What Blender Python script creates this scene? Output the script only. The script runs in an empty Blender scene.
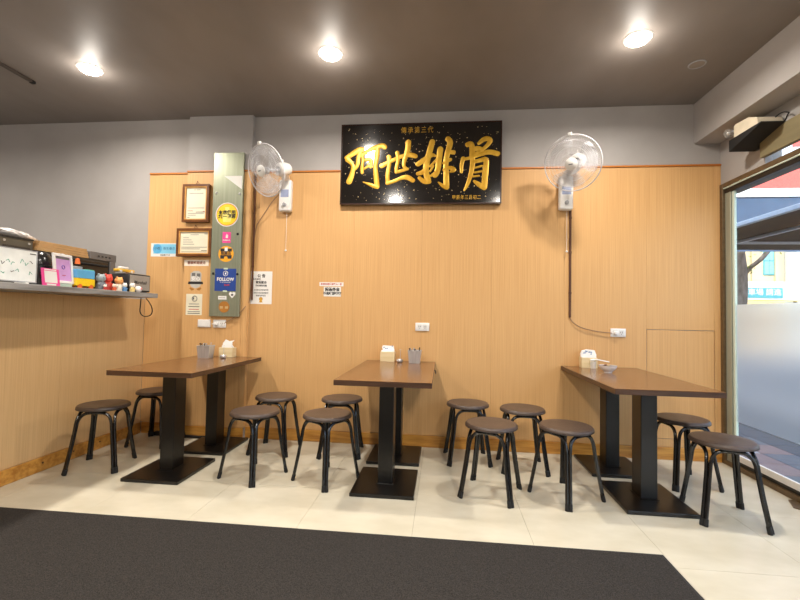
import bpy, bmesh, math, random
from mathutils import Vector, Matrix
random.seed(7)
S = bpy.context.scene
COL = S.collection
PI = math.pi
# ------------------------------------------------------------------ camera
cam = bpy.data.cameras.new('camera'); cam.sensor_width = 36; cam.lens = 18.859; cam.clip_start = .05; cam.clip_end = 200
co = bpy.data.objects.new('camera', cam); COL.objects.link(co); S.camera = co
r, u, f = Vector((0.99468589, 0.10110598, 0.01943085)), Vector((-0.01578675, -0.03671861, 0.99920094)), Vector((-0.10173866, 0.99419783, 0.03492734))
co.matrix_world = Matrix(((r.x, u.x, -f.x, 0), (r.y, u.y, -f.y, 0), (r.z, u.z, -f.z, 1.1607), (0, 0, 0, 1)))
# ------------------------------------------------------------------ sky, sun, exposure
W = bpy.data.worlds.new('sky'); S.world = W; W.use_nodes = True
wt = W.node_tree; bg = wt.nodes['Background']
sky = wt.nodes.new('ShaderNodeTexSky'); sky.sky_type = 'NISHITA'; sky.sun_disc = False
sky.sun_elevation = math.radians(52); sky.sun_rotation = math.radians(200); sky.dust_density = 3.0; sky.ozone_density = .35; sky.air_density = .8
wt.links.new(sky.outputs[0], bg.inputs[0]); bg.inputs[1].default_value = 0.85
sun = bpy.data.lights.new('sun', 'SUN'); sun.energy = 3.6; sun.angle = .01; sun.color = (1, .95, .88)
so = bpy.data.objects.new('sun', sun); COL.objects.link(so); so.rotation_euler = Vector((.35, .75, -1.05)).to_track_quat('-Z', 'Y').to_euler()
S.view_settings.view_transform = 'Standard'; S.view_settings.look = 'None'; S.view_settings.gamma = 1
S.view_settings.use_curve_mapping = False; S.view_settings.exposure = 0.0
LAMP_W = 29.0
# ------------------------------------------------------------------ materials
def lin(c):
    out = []
    for v in c:
        v = v / 255.
        out.append(v / 12.92 if v <= .04045 else ((v + .055) / 1.055) ** 2.4)
    return (*out, 1)
MATS = {}
def mat(name, c, rough=.5, metal=0, c2=None, scale=(8, 8, 8), detail=4, bump=0, spec=.5, nrough=None, alpha=None, emit=None, coat=0, contrast=(.35, .65), wave=None):
    if name in MATS: return MATS[name]
    m = bpy.data.materials.new(name); m.use_nodes = True; MATS[name] = m
    nt = m.node_tree; b = nt.nodes['Principled BSDF']
    b.inputs['Base Color'].default_value = lin(c); b.inputs['Roughness'].default_value = rough
    b.inputs['Metallic'].default_value = metal; b.inputs['Specular IOR Level'].default_value = spec
    b.inputs['Coat Weight'].default_value = coat; b.inputs['Coat Roughness'].default_value = .08
    if emit: b.inputs['Emission Color'].default_value = lin(emit[0]); b.inputs['Emission Strength'].default_value = emit[1]
    if alpha is not None: b.inputs['Alpha'].default_value = alpha
    if c2 is not None or bump:
        tc = nt.nodes.new('ShaderNodeTexCoord'); mp = nt.nodes.new('ShaderNodeMapping'); mp.inputs['Scale'].default_value = scale
        nt.links.new(tc.outputs['Object'], mp.inputs[0])
        n = nt.nodes.new('ShaderNodeTexNoise'); n.inputs['Scale'].default_value = 1; n.inputs['Detail'].default_value = detail
        nt.links.new(mp.outputs[0], n.inputs['Vector'])
        rp = nt.nodes.new('ShaderNodeValToRGB'); nt.links.new(n.outputs['Fac'], rp.inputs[0])
        rp.color_ramp.elements[0].position = contrast[0]; rp.color_ramp.elements[1].position = contrast[1]
        rp.color_ramp.elements[0].color = lin(c2 if c2 else c); rp.color_ramp.elements[1].color = lin(c)
        nt.links.new(rp.outputs[0], b.inputs['Base Color'])
        if bump:
            bp = nt.nodes.new('ShaderNodeBump'); bp.inputs['Strength'].default_value = bump; bp.inputs['Distance'].default_value = .002
            nt.links.new(n.outputs['Fac'], bp.inputs['Height']); nt.links.new(bp.outputs[0], b.inputs['Normal'])
    return m
def glass(name, film=False):
    m = bpy.data.materials.new(name); m.use_nodes = True; nt = m.node_tree; MATS[name] = m
    nt.nodes.clear(); o = nt.nodes.new('ShaderNodeOutputMaterial')
    gl = nt.nodes.new('ShaderNodeBsdfGlossy'); gl.inputs['Roughness'].default_value = .02
    lw = nt.nodes.new('ShaderNodeLayerWeight'); lw.inputs[0].default_value = .5
    pw = nt.nodes.new('ShaderNodeMath'); pw.operation = 'POWER'; pw.inputs[1].default_value = 5; nt.links.new(lw.outputs['Facing'], pw.inputs[0])
    fr = nt.nodes.new('ShaderNodeMath'); fr.operation = 'MULTIPLY_ADD'; fr.inputs[1].default_value = .8; fr.inputs[2].default_value = .03; nt.links.new(pw.outputs[0], fr.inputs[0])
    mx = nt.nodes.new('ShaderNodeMixShader'); nt.links.new(fr.outputs[0], mx.inputs[0]); nt.links.new(gl.outputs[0], mx.inputs[2])
    tr = nt.nodes.new('ShaderNodeBsdfTransparent'); tr.inputs[0].default_value = (.93, .97, .96, 1)
    if not film: nt.links.new(tr.outputs[0], mx.inputs[1])
    else:
        rf = nt.nodes.new('ShaderNodeBsdfRefraction'); rf.inputs['Roughness'].default_value = .42; rf.inputs['IOR'].default_value = 1.08; rf.inputs[0].default_value = (.93, .94, .92, 1)
        tl = nt.nodes.new('ShaderNodeBsdfTranslucent'); tl.inputs[0].default_value = lin((205, 208, 205))
        m2 = nt.nodes.new('ShaderNodeMixShader'); m2.inputs[0].default_value = .2
        nt.links.new(rf.outputs[0], m2.inputs[1]); nt.links.new(tl.outputs[0], m2.inputs[2]); nt.links.new(m2.outputs[0], mx.inputs[1])
    nt.links.new(mx.outputs[0], o.inputs[0]); return m
def clearplastic(name, c, t):
    m = bpy.data.materials.new(name); m.use_nodes = True; nt = m.node_tree; MATS[name] = m
    b = nt.nodes['Principled BSDF']; b.inputs['Base Color'].default_value = lin(c); b.inputs['Roughness'].default_value = .2
    tr = nt.nodes.new('ShaderNodeBsdfTransparent'); mx = nt.nodes.new('ShaderNodeMixShader'); mx.inputs[0].default_value = t
    nt.links.new(tr.outputs[0], mx.inputs[1]); nt.links.new(b.outputs[0], mx.inputs[2]); nt.links.new(mx.outputs[0], nt.nodes['Material Output'].inputs[0])
    return m
PANEL = mat('panel_laminate', (212, 167, 112), .5, c2=(201, 155, 100), scale=(170, 170, 1.6), detail=3, bump=.05, spec=.35)
PANELB = mat('partition_laminate', (212, 174, 124), .5, c2=(202, 163, 113), scale=(170, 170, 1.6), detail=3, bump=.05, spec=.35)
TRIMW = mat('trim_wood', (196, 122, 48), .4, c2=(178, 104, 36), scale=(3, 60, 60), detail=3)
BASEW = mat('baseboard_wood', (205, 150, 70), .35, c2=(172, 112, 42), scale=(4, 30, 40), detail=5)
DARKW = mat('conduit_brown', (92, 52, 24), .5, c2=(80, 44, 20), scale=(20, 20, 4))
GRAY = mat('grey_wall_paint', (168, 163, 160), .75, c2=(162, 157, 153), scale=(3, 3, 3), bump=.08)
CEIL = mat('ceiling_paint', (134, 127, 122), .5, c2=(123, 116, 111), scale=(2.2, 1.2, 1), detail=3, spec=.5)
TILE = mat('floor_tile_glaze', (213, 206, 186), .22, c2=(200, 192, 170), scale=(3, 5, 3), detail=6, spec=.4)
GROUT = mat('grout', (150, 140, 125), .9, c2=(135, 125, 110), scale=(20, 20, 20))
MATC = mat('carpet_mat', (64, 60, 57), .95, c2=(43, 41, 39), scale=(260, 260, 260), detail=2, bump=1, spec=.1)
MATE = mat('mat_rubber_edge', (40, 37, 36), .8, c2=(34, 32, 31), scale=(20, 20, 20))
WALNUT = mat('walnut_laminate', (124, 88, 55), .2, c2=(98, 66, 38), scale=(14, 2.2, 14), detail=6, spec=.5, contrast=(.3, .7))
WALEDGE = mat('walnut_edge', (84, 56, 38), .4, c2=(64, 42, 27), scale=(4, 4, 40))
BLACKM = mat('black_powder_coat', (17, 15, 14), .3, c2=(13, 12, 11), scale=(30, 30, 30), spec=.5)
LEGM = mat('stool_leg_enamel', (16, 15, 16), .22, c2=(12, 11, 12), scale=(20, 20, 20), spec=.6)
SEATM = mat('brown_leatherette', (84, 69, 60), .4, c2=(74, 60, 52), scale=(60, 60, 60), detail=3, bump=.25)
RUBBER = mat('rubber', (20, 19, 19), .7, c2=(16, 15, 15), scale=(40, 40, 40))
SIGNB = mat('black_lacquer', (22, 18, 16), .12, c2=(17, 14, 13), scale=(4, 4, 4), spec=.6, coat=.6)
GOLD = mat('gold_paint', (226, 178, 60), .38, metal=.35, c2=(200, 148, 34), scale=(30, 30, 14), detail=5)
WPLAS = mat('white_plastic', (232, 230, 226), .35, c2=(226, 223, 219), scale=(10, 10, 10))
GPLAS = mat('grey_plastic', (165, 166, 170), .4, c2=(155, 156, 160), scale=(10, 10, 10))
STEEL = mat('green_stainless', (150, 153, 132), .38, metal=.55, c2=(138, 142, 120), scale=(60, 60, 1.2), detail=3)
ALU = mat('aluminium_frame', (176, 182, 168), .4, metal=.5, c2=(165, 170, 157), scale=(40, 40, 1))
BRONZE = mat('bronze_frame', (112, 92, 66), .4, metal=.4, c2=(98, 80, 56), scale=(2, 40, 40))
MINT = mat('pale_green_frame', (206, 220, 206), .4, c2=(198, 212, 199), scale=(5, 5, 1))
CHROME = mat('brushed_steel', (206, 203, 202), .3, metal=.55, c2=(186, 183, 182), scale=(60, 60, 3))
PAPER = mat('paper', (230, 227, 222), .7, c2=(225, 221, 215), scale=(5, 5, 5))
CREAMP = mat('cream_paper', (222, 216, 192), .6, c2=(216, 208, 184), scale=(5, 5, 5))
INK = mat('black_ink', (35, 32, 32), .6, c2=(30, 28, 28), scale=(5, 5, 5))
GINK = mat('grey_ink', (108, 105, 103), .6, c2=(100, 97, 95), scale=(5, 5, 5))
REDI = mat('red_ink', (190, 50, 40), .6, c2=(180, 44, 36), scale=(5, 5, 5))
FRAMEW = mat('frame_dark_wood', (112, 66, 26), .35, c2=(88, 48, 18), scale=(10, 10, 10))
FRAMEG = mat('frame_gold_inner', (216, 160, 84), .35, c2=(200, 142, 66), scale=(10, 10, 10))
LEDGE = mat('grey_slate_laminate', (158, 156, 154), .45, c2=(112, 110, 109), scale=(30, 3, 30), detail=6, bump=.1)
def plain(name, c, rough=.5, **k):
    return mat(name, c, rough, c2=tuple(max(0, int(v * .95)) for v in c), scale=(12, 12, 12), **k)
# ------------------------------------------------------------------ mesh builder
class MB:
    def __init__(s): s.bm = bmesh.new(); s.mats = []; s.cur = 0
    def _t(s, vs, M):
        if M is not None:
            for v in vs: v.co = M @ v.co
    def box(s, x0, x1, y0, y1, z0, z1, bev=0, M=None, seg=2):
        g = bmesh.ops.create_cube(s.bm, size=1); vs = g['verts']
        for v in vs: v.co = Vector(((x0 + x1) / 2 + v.co.x * (x1 - x0), (y0 + y1) / 2 + v.co.y * (y1 - y0), (z0 + z1) / 2 + v.co.z * (z1 - z0)))
        if bev:
            es = list({e for v in vs for e in v.link_edges})
            rr = bmesh.ops.bevel(s.bm, geom=es, offset=bev, segments=seg, profile=.5, affect='EDGES')
            vs = list({v for v in rr['verts']} | {v for v in vs if v.is_valid})
        s._t(vs, M); return s
    def tube(s, pts, rad, seg=8, caps=True, M=None):
        pts = [Vector(p) for p in pts]; n = len(pts); rings = []
        rr = rad if isinstance(rad, (list, tuple)) else [rad] * n
        if len(rr) != n: rr = [rr[min(len(rr) - 1, int(i * len(rr) / n))] for i in range(n)]
        t0 = (pts[1] - pts[0]).normalized(); up = Vector((0, 0, 1)) if abs(t0.z) < .9 else Vector((1, 0, 0))
        nrm = (up - t0 * up.dot(t0)).normalized()
        for i, p in enumerate(pts):
            t = (pts[min(i + 1, n - 1)] - pts[max(i - 1, 0)]).normalized()
            nrm = (nrm - t * nrm.dot(t)).normalized(); b = t.cross(nrm)
            rings.append([s.bm.verts.new(p + (nrm * math.cos(2 * PI * k / seg) + b * math.sin(2 * PI * k / seg)) * rr[i]) for k in range(seg)])
        for a, b in zip(rings, rings[1:]):
            for k in range(seg): s.bm.faces.new((a[k], a[(k + 1) % seg], b[(k + 1) % seg], b[k]))
        if caps: s.bm.faces.new(rings[0][::-1]); s.bm.faces.new(rings[-1])
        s._t([v for R_ in rings for v in R_], M); return s
    def ring(s, c, R, rad, n=40, seg=8, M=None):
        rings = []
        for i in range(n):
            a = 2 * PI * i / n; e = Vector((math.cos(a), math.sin(a), 0))
            rings.append([s.bm.verts.new(Vector(c) + e * (R + rad * math.cos(2 * PI * k / seg)) + Vector((0, 0, rad * math.sin(2 * PI * k / seg)))) for k in range(seg)])
        for i in range(n):
            a, b = rings[i], rings[(i + 1) % n]
            for k in range(seg): s.bm.faces.new((a[k], b[k], b[(k + 1) % seg], a[(k + 1) % seg]))
        s._t([v for R_ in rings for v in R_], M); return s
    def lathe(s, prof, n=32, M=None, a0=0, a1=2 * PI):
        full = abs(a1 - a0 - 2 * PI) < 1e-6; cols = []
        vs = []
        for i in range(n if full else n + 1):
            a = a0 + (a1 - a0) * i / n
            c = []
            for (R, z) in prof:
                c.append(s.bm.verts.new((R * math.cos(a), R * math.sin(a), z)))
            cols.append(c); vs += c
        for i in range(n):
            a, b = cols[i], cols[(i + 1) % len(cols)]
            for k in range(len(prof) - 1):
                try: s.bm.faces.new((a[k], b[k], b[k + 1], a[k + 1]))
                except ValueError: pass
        s._t(vs, M); bmesh.ops.remove_doubles(s.bm, verts=[v for v in vs if v.is_valid], dist=1e-6); return s
    def prism(s, pts, h0, h1, M=None):      # polygon in XY extruded in Z
        a = [s.bm.verts.new((p[0], p[1], h0)) for p in pts]; b = [s.bm.verts.new((p[0], p[1], h1)) for p in pts]; n = len(pts)
        s.bm.faces.new(a[::-1]); s.bm.faces.new(b)
        for i in range(n): s.bm.faces.new((a[i], a[(i + 1) % n], b[(i + 1) % n], b[i]))
        s._t(a + b, M); return s
    def sphere(s, c, R, sub=2, sc=(1, 1, 1), M=None):
        g = bmesh.ops.create_icosphere(s.bm, subdivisions=sub, radius=1)
        for v in g['verts']: v.co = Vector((c[0] + v.co.x * R * sc[0], c[1] + v.co.y * R * sc[1], c[2] + v.co.z * R * sc[2]))
        s._t(g['verts'], M); return s
    def mesh(s, name, m, smooth=False):
        bmesh.ops.recalc_face_normals(s.bm, faces=s.bm.faces)
        me = bpy.data.meshes.new(name); s.bm.to_mesh(me); s.bm.free(); me.materials.append(m)
        if smooth:
            me.polygons.foreach_set('use_smooth', [True] * len(me.polygons))
            me.set_sharp_from_angle(angle=math.radians(38))
        return me
    def build(s, name, m, parent=None, loc=(0, 0, 0), smooth=False, rot=(0, 0, 0)):
        return ob(name, s.mesh(name, m, smooth), parent, loc, rot)
def ob(name, me, parent=None, loc=(0, 0, 0), rot=(0, 0, 0)):
    o = bpy.data.objects.new(name, me); COL.objects.link(o)
    if parent: o.parent = parent
    o.location = loc; o.rotation_euler = rot
    return o
def tag(o, label, cat, group=None):
    o['label'] = label; o['category'] = cat
    if group: o['group'] = group
    return o
def thing(name, label, cat, loc=(0, 0, 0), rz=0, group=None):
    o = bpy.data.objects.new(name, None); o.empty_display_size = .05; COL.objects.link(o); o.location = loc; o.rotation_euler = (0, 0, rz)
    return tag(o, label, cat, group)
def copy_tree(o, parent=None):
    c = o.copy(); COL.objects.link(c)
    if parent: c.parent = parent
    for ch in list(o.children): copy_tree(ch, c)
    return c
def struct(o): o['kind'] = 'structure'; return o
def chaikin(p, k=2):
    p = [Vector(q) for q in p]
    for _ in range(k):
        q = [p[0]]
        for a, b in zip(p, p[1:]): q += [a * .75 + b * .25, a * .25 + b * .75]
        p = q + [p[-1]]
    return p
WALLM = Matrix(((1, 0, 0, 0), (0, 0, 1, 0), (0, 1, 0, 0), (0, 0, 0, 1)))   # (x,y,z)->(x, z, y): flat art on a wall facing -Y uses negative z as depth
def text(body, size, m, name='lettering', parent=None, loc=(0, 0, 0), rot=(PI / 2, 0, 0), bold=0, ext=.0004, sx=1, align='CENTER', shear=0, space=1):
    c = bpy.data.curves.new('t', 'FONT'); c.body = body; c.size = size; c.extrude = ext; c.offset = bold; c.align_x = align; c.align_y = 'CENTER'; c.resolution_u = 2; c.shear = shear; c.space_character = space
    o = bpy.data.objects.new('t', c); COL.objects.link(o)
    dg = bpy.context.evaluated_depsgraph_get(); me = bpy.data.meshes.new_from_object(o.evaluated_get(dg)); bpy.data.objects.remove(o); bpy.data.curves.remove(c)
    me.name = name
    if sx != 1:
        for v in me.vertices: v.co.x *= sx
    me.materials.clear(); me.materials.append(m)
    return ob(name, me, parent, loc, rot)
# ================================================================== SETTING
D, HC, XL, XR = 3.743, 3.0, -2.83, 2.307
o = MB().box(-6.2, 2.42, -2.4, 3.95, -.2, -.003).build('floor', GROUT); struct(o); FLOOR = o
T0, TY, TS = -.143, 2.13, .625
for i in range(-5, 5):
    for j in range(-4, 3):
        x0, x1 = max(T0 + i * TS, XL) + .0008, min(T0 + (i + 1) * TS, 2.30) - .0008
        y0, y1 = TY + j * TS + .0008, min(TY + (j + 1) * TS, D) - .0008
        if x1 - x0 < .02 or y1 - y0 < .02: continue
        MB().box(x0, x1, y0, y1, -.0028, 0).build('tile', TILE, FLOOR)
struct(MB().box(-6.2, 2.42, -2.4, 3.95, HC, HC + .2).build('ceiling', CEIL))
struct(MB().box(-6.2, 2.42, -2.4, 3.95, HC + .2005, 13).build('upper_storeys_shade', GRAY))  # unseen upper storeys, added to shade the pavement and near road
WB = struct(MB().box(-6.2, 2.42, D, D + .2, 0, HC).build('wall_back', GRAY))
struct(MB().box(-6.2, 2.42, -2.4, -2.2, 0, HC).build('wall_front', GRAY))
struct(MB().box(-6.2, -6.0, -2.2, D, 0, HC).build('wall_left', GRAY))
# laminate panels on the back wall
PZ0, PZ1 = .106, 2.462
def panel(x0, x1, z0, z1, par=None, y=D, m=PANEL, name='wall_panel', t=.008):
    return MB().box(x0 + .0004, x1 - .0004, y - t, y - .0002, z0, z1, bev=.0004, seg=1).build(name, m, par or WB)
for x0, x1 in ((XL, -2.418), (-1.79, -1.43), (-1.43, -.812), (-.812, -.194), (-.194, .424), (.424, 1.042)):
    panel(x0, x1, PZ0, PZ1)
panel(1.042, 1.713, PZ0, PZ1); panel(1.713, 2.25, 1.078, PZ1); panel(2.25, 2.306, PZ0, PZ1); panel(1.713, 2.25, PZ0, .17)
panel(1.717, 2.246, .174, 1.073, name='access_panel')
o = MB().box(-1.79, 2.306, D - .018, D - .0005, PZ1, PZ1 + .016, bev=.003).box(XL, -2.417, D - .018, D - .0005, PZ1, PZ1 + .016, bev=.003).build('trim_1', TRIMW); struct(o)
struct(MB().box(-1.79, 2.306, D - .016, D - .0005, 0.0005, .104, bev=.003).build('baseboard_back', BASEW))
struct(MB().box(XL + .0165, -2.417, D - .016, D - .0005, 0.0005, .104, bev=.003).build('baseboard_recess', BASEW))
# column
CY = D - .05
WC = struct(MB().box(-2.416, -1.79, CY, D - .0003, 0.0005, HC - .0005).build('wall_column', GRAY))
MB().box(-2.414, -1.84, CY - .008, CY - .0002, PZ0, PZ1, bev=.0008, seg=1).build('wall_panel', PANEL, WC)
MB().box(-1.838, -1.79, CY - .012, CY - .0002, PZ0, PZ1, bev=.002, seg=1).build('corner_strip', PANEL, WC)
MB().box(-1.789, -1.783, CY - .012, D - .02, PZ0, PZ1).build('edge_strip', PANEL, WC)
struct(MB().box(-2.416, -1.79, CY - .02, CY - .0005, PZ1 + .0005, PZ1 + .015, bev=.003).build('trim_2', TRIMW))
struct(MB().box(-2.416, -1.79, CY - .016, CY - .0005, .0005, .104, bev=.003).build('baseboard_column', BASEW))
# left half-height partition
WP = struct(MB().box(-2.95, XL - .009, -2.1, D - .001, .0005, 1.262).build('wall_partition', GRAY))
ys = [D - .01, 2.87, 2.26, 1.65, 1.04, .43, -.8, -2.1]
for a, b in zip(ys[1:], ys):
    MB().box(XL - .0085, XL - .0005, a + .0004, b - .0004, .1, 1.26, bev=.0004, seg=1).build('partition_panel', PANELB, WP)
o = MB().box(XL, XL + .016, -2.1, D - .02, .0005, .1, bev=.003)
struct(o.build('baseboard_left', BASEW))
bl = bpy.data.objects['baseboard_left']
for y in (2.17, 2.75, 3.0, 3.25):
    MB().lathe([(0, 0), (.007, 0), (.007, .003), (0, .004)], 12, M=Matrix.Rotation(PI / 2, 4, 'Y')).build('screw', DARKW, bl, (XL + .016, y, .06))
# beam over the shopfront and wall above the window
WR = struct(MB().box(XR, 2.42, 3.25, D - .0005, 2.30, HC - .0005).box(XR, 2.42, -2.2, 3.2498, 2.51, HC - .0005).box(XR, 2.42, -2.2, -1.6, 0, 2.5098).build('wall_right', GRAY))
struct(MB().box(2.10, XR - .0005, -2.19, D - .001, 2.656, HC - .001).build('trim_3', GRAY))
# roller shutter housing
SH = struct(MB().box(2.27, 2.305, -1.59, 3.249, 2.345, 2.509, bev=.004).build('trim_4', mat('olive_metal', (128, 118, 88), .5, c2=(118, 108, 80), scale=(3, 3, 20))))
# window
WN = thing('window_1', '', '', (0, 0, 0)); 
for k in ('label', 'category'): del WN[k]
WN['kind'] = 'structure'
Yj = D - .002
def wb(name, m, *bx, bev=.002):
    q = MB()
    for b_ in bx: q.box(*b_, bev=bev, seg=1)
    return q.build(name, m, WN)
wb('jamb_edge', BRONZE, (2.296, 2.35, 3.70, Yj, 0.0005, 2.299))
wb('jamb', ALU, (2.315, 2.345, 3.632, 3.6995, .03, 2.27))
wb('jamb_groove', BLACKM, (2.325, 2.342, 3.6262, 3.6318, .03, 2.24))
wb('sash_stile', MINT, (2.321, 2.342, 3.602, 3.626, .10, 2.215))
wb('head_rail', BRONZE, (2.296, 2.42, -1.6, 3.6995, 2.262, 2.299))
wb('head_strip', MINT, (2.30, 2.42, -1.6, 3.6995, 2.252, 2.2618), bev=.001)
wb('head_track', BLACKM, (2.31, 2.42, -1.6, 3.6995, 2.216, 2.2518))
wb('sill', BRONZE, (2.296, 2.42, -1.6, 3.6995, 0.0005, .035))
wb('sill_track', BLACKM, (2.322, 2.42, -1.6, 3.5998, .0352, .062))
wb('sash_rail', WPLAS, (2.322, 2.342, -1.6, 3.6015, .0622, .11))
wb('sash_stile', MINT, (2.32, 2.38, 1.28, 1.34, .11, 2.215)); wb('sash_stile', MINT, (2.32, 2.38, -1.59, -1.53, .11, 2.215))
GL = glass('window_glass'); FILM = glass('frosted_film_glass', True)
for a, b in ((1.341, 3.6018), (-1.529, 1.279)):
    wb('pane', GL, (2.333, 2.337, a, b, 1.293, 2.214), bev=0)
    wb('frosted_pane', FILM, (2.333, 2.337, a, b, .365, 1.292), bev=0)
    wb('pane', GL, (2.333, 2.337, a, b, .111, .364), bev=0)
wb('transom_pane', GL, (2.347, 2.351, -1.59, 3.24, 2.30, 2.509), bev=0)
# ================================================================== CEILING FIXTURES
DIF = mat('lamp_diffuser', (255, 250, 240), .5, c2=(255, 250, 240), emit=((255, 244, 226), 36))
def downlight(x, y, label):
    t = thing('downlight', label, 'ceiling light', (x, y, HC), 0, 'round recessed ceiling lights')
    MB().lathe([(.068, -.001), (.07, -.007), (.082, -.007), (.088, -.001)], 40).build('trim_ring', WPLAS, t, smooth=True)
    MB().lathe([(0, -.03), (.03, -.0295), (.052, -.027), (.064, -.021), (.068, -.012), (.069, -.0005)], 40).build('diffuser', DIF, t, smooth=True)
    L = bpy.data.lights.new('lamp_light', 'AREA'); L.shape = 'DISK'; L.size = .12; L.energy = LAMP_W; L.color = (1, .93, .84); L.spread = math.radians(165)
    lo = bpy.data.objects.new('lamp_light', L); COL.objects.link(lo); lo.parent = t; lo.location = (0, 0, -.034)
    P = bpy.data.lights.new('lamp_side_light', 'POINT'); P.energy = 4.2; P.color = (1, .93, .84); P.shadow_soft_size = .05
    po = bpy.data.objects.new('lamp_side_light', P); COL.objects.link(po); po.parent = t; po.location = (0, 0, -.13)
    return t
downlight(-2.72, 2.89, 'lit round ceiling lamp at the left, above the counter end')
downlight(-.82, 2.835, 'lit round ceiling lamp in front of the black sign')
downlight(1.244, 2.823, 'lit round ceiling lamp at the right, next to the unlit round vent')
downlight(-2.72, .85, 'lit round ceiling lamp behind the viewer on the left'); downlight(-.77, .85, 'lit round ceiling lamp behind the viewer in the middle'); downlight(.9, .6, 'lit round ceiling lamp behind the viewer on the right')
downlight(-2.72, -1.1, 'lit round ceiling lamp near the front wall on the left'); downlight(-.8, -1.1, 'lit round ceiling lamp near the front wall in the middle'); downlight(1.1, -1.1, 'lit round ceiling lamp near the front wall on the right')
downlight(-4.6, 2.2, 'lit round ceiling lamp over the kitchen side')
t = thing('ceiling_detector', 'small unlit round grey disc set flush in the ceiling at the right', 'detector', (1.79, 3.147, HC))
MB().lathe([(.046, -.001), (.048, -.006), (.054, -.006), (.057, -.001)], 32).build('rim', GPLAS, t, smooth=True)
MB().lathe([(0, -.004), (.046, -.004), (.046, -.001)], 32).build('cover', plain('detector_cover', (150, 140, 130)), t)
t = thing('ceiling_track', 'short dark metal track end on the ceiling at the top left corner', 'track', (-3.34, 0, HC))
MB().box(-.014, .014, 1.2, 3.02, -.02, -.001, bev=.003).build('rail', plain('track_grey', (70, 60, 54)), t)
MB().box(-.016, .016, 3.0, 3.03, -.024, -.0005, bev=.003).build('end_cap', RUBBER, t)
# ================================================================== OUTSIDE
road = struct(MB().box(4.75, 40, -12, 60, -.4, -.13).build('street_ground', mat('asphalt', (120, 121, 122), .9, c2=(104, 105, 107), scale=(20, 20, 20))))
pv = struct(MB().box(2.425, 4.75, -12, 40, -.4, -.115).build('pavement', mat('pavement_bed', (62, 62, 64), .9, c2=(50, 50, 52), scale=(10, 10, 10))))
PVM = [plain('paver_grey', (96, 96, 100), .8), plain('paver_white', (150, 148, 148), .8), plain('paver_pink', (128, 106, 102), .8), plain('paver_dark', (74, 75, 80), .8)]
meshes = [MB().box(.004, .296, .004, .296, -.014, 0, bev=.003, seg=1).mesh('paving_tile', m_) for m_ in PVM]
rnd = random.Random(3)
for i in range(4):
    for j in range(16):
        k = 3 if i == 3 else rnd.choice((0, 0, 1, 2, 3))
        if rnd.random() < .0: k = rnd.choice((0, 3))
        ob('paving_tile', meshes[k], pv, (2.46 + i * .3, 2.0 + j * .3, -.1))
# black arcade canopy
BK = mat('canopy_black', (24, 19, 21), .85, c2=(18, 15, 17), scale=(1, 1, 1))
t = thing('street_canopy', 'dark flat canopy with pale edge bars over the far pavement', 'canopy', (5.35, 5.6, -.13))
MB().box(0, 5.2, 0, 5.35, 3.03, 3.07).build('roof_slab', BK, t)
WB2 = plain('pale_bar', (196, 204, 216))
MB().box(-.06, .02, 0, 5.36, 3.0, 3.08, bev=.01, seg=1).build('edge_bar', WB2, t); MB().box(.98, 1.05, 0, 5.35, 2.98, 3.029).build('cross_bar', WB2, t)
MB().box(0, 5.2, 4.2, 4.26, 2.98, 3.0295).build('cross_bar', WB2, t)
for (x, y) in ((.04, 5.2), (5.1, 5.2), (5.1, .1)): MB().box(x - .05, x + .05, y - .05, y + .05, 0, 3.03).build('post', BK, t)
# navy awning with red shop sign above
t = thing('shop_awning', 'navy blue awning below a white strip and red sign outside the window', 'awning', (7.2, 12, -.13))
NV = mat('navy_canvas', (66, 88, 116), .8, c2=(58, 79, 106), scale=(3, 3, 3))
MB().prism([(0, 3.15), (0, 4.6), (.5, 4.6)], 0, 6.5, M=Matrix(((0, 0, 1, 0), (1, 0, 0, 0), (0, 1, 0, 0), (0, 0, 0, 1)))).build('canvas', NV, t)
MB().box(0, 6.5, -.03, .3, 4.61, 4.84, bev=.01, seg=1).build('white_strip', plain('strip_white', (232, 238, 242)), t)
for x in (.06, 6.4): MB().box(x - .05, x + .05, .3, .42, 0, 7.0).build('post', BK, t)
sg = MB().box(0, 6.5, 0, .28, 4.85, 7.0, bev=.01, seg=1).build('sign_box', plain('sign_red', (214, 92, 84)), t)
text('小吃 美食', 1.5, WB2, 'lettering', sg, (3.0, -.02, 5.8), bold=.02)
# beige arcade building across the street
BE = mat('beige_render', (204, 186, 152), .85, c2=(190, 172, 138), scale=(.8, .8, .8)); TEAL = plain('teal_frame', (84, 160, 168)); TG = plain('dark_pane', (120, 170, 180), .15)
t = thing('beige_building', 'beige rendered building with teal framed arched windows across the street', 'building', (11.2, 20, -.13))
MB().box(0, 3.72, 0, 6, 0, 9.5).build('wall', BE, t)
MB().box(-.02, 3.74, -.12, 0, 2.95, 3.03).build('cornice', BE, t); MB().box(-.02, 3.74, -.1, 0, 5.2, 5.35).build('cornice', BE, t)
for x in (.1, .8, 1.5, 2.35, 3.3): MB().box(x, x + .14, -.1, -.001, 3.03, 5.2).build('pilaster', BE, t)
for (x, z0, z1) in ((1.75, 3.0, 3.75), (2.86, 3.35, 4.55), (.4, 3.2, 4.4), (2.7, 5.9, 7.2), (1.2, 5.9, 7.2)):
    a = [(x, z0), (x + .44, z0), (x + .44, z1)] + [(x + .22 + .22 * math.cos(q), z1 + .22 * math.sin(q)) for q in (.5, 1.05, 1.57, 2.1, 2.64)] + [(x, z1)]
    w = MB().prism(a, -.03, -.002, M=WALLM).build('window', TEAL, t)
    for k in (0, 1):
        for zz in range(2): MB().box(x + .04 + k * .19, x + .21 + k * .19, -.045, -.031, z0 + .05 + zz * (z1 - z0) / 2, z0 + (zz + 1) * (z1 - z0) / 2).build('pane', TG, w)
t = thing('tiled_building', 'pale building with stacked teal signboards at the far right', 'building', (14.95, 19.4, -.13))
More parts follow.
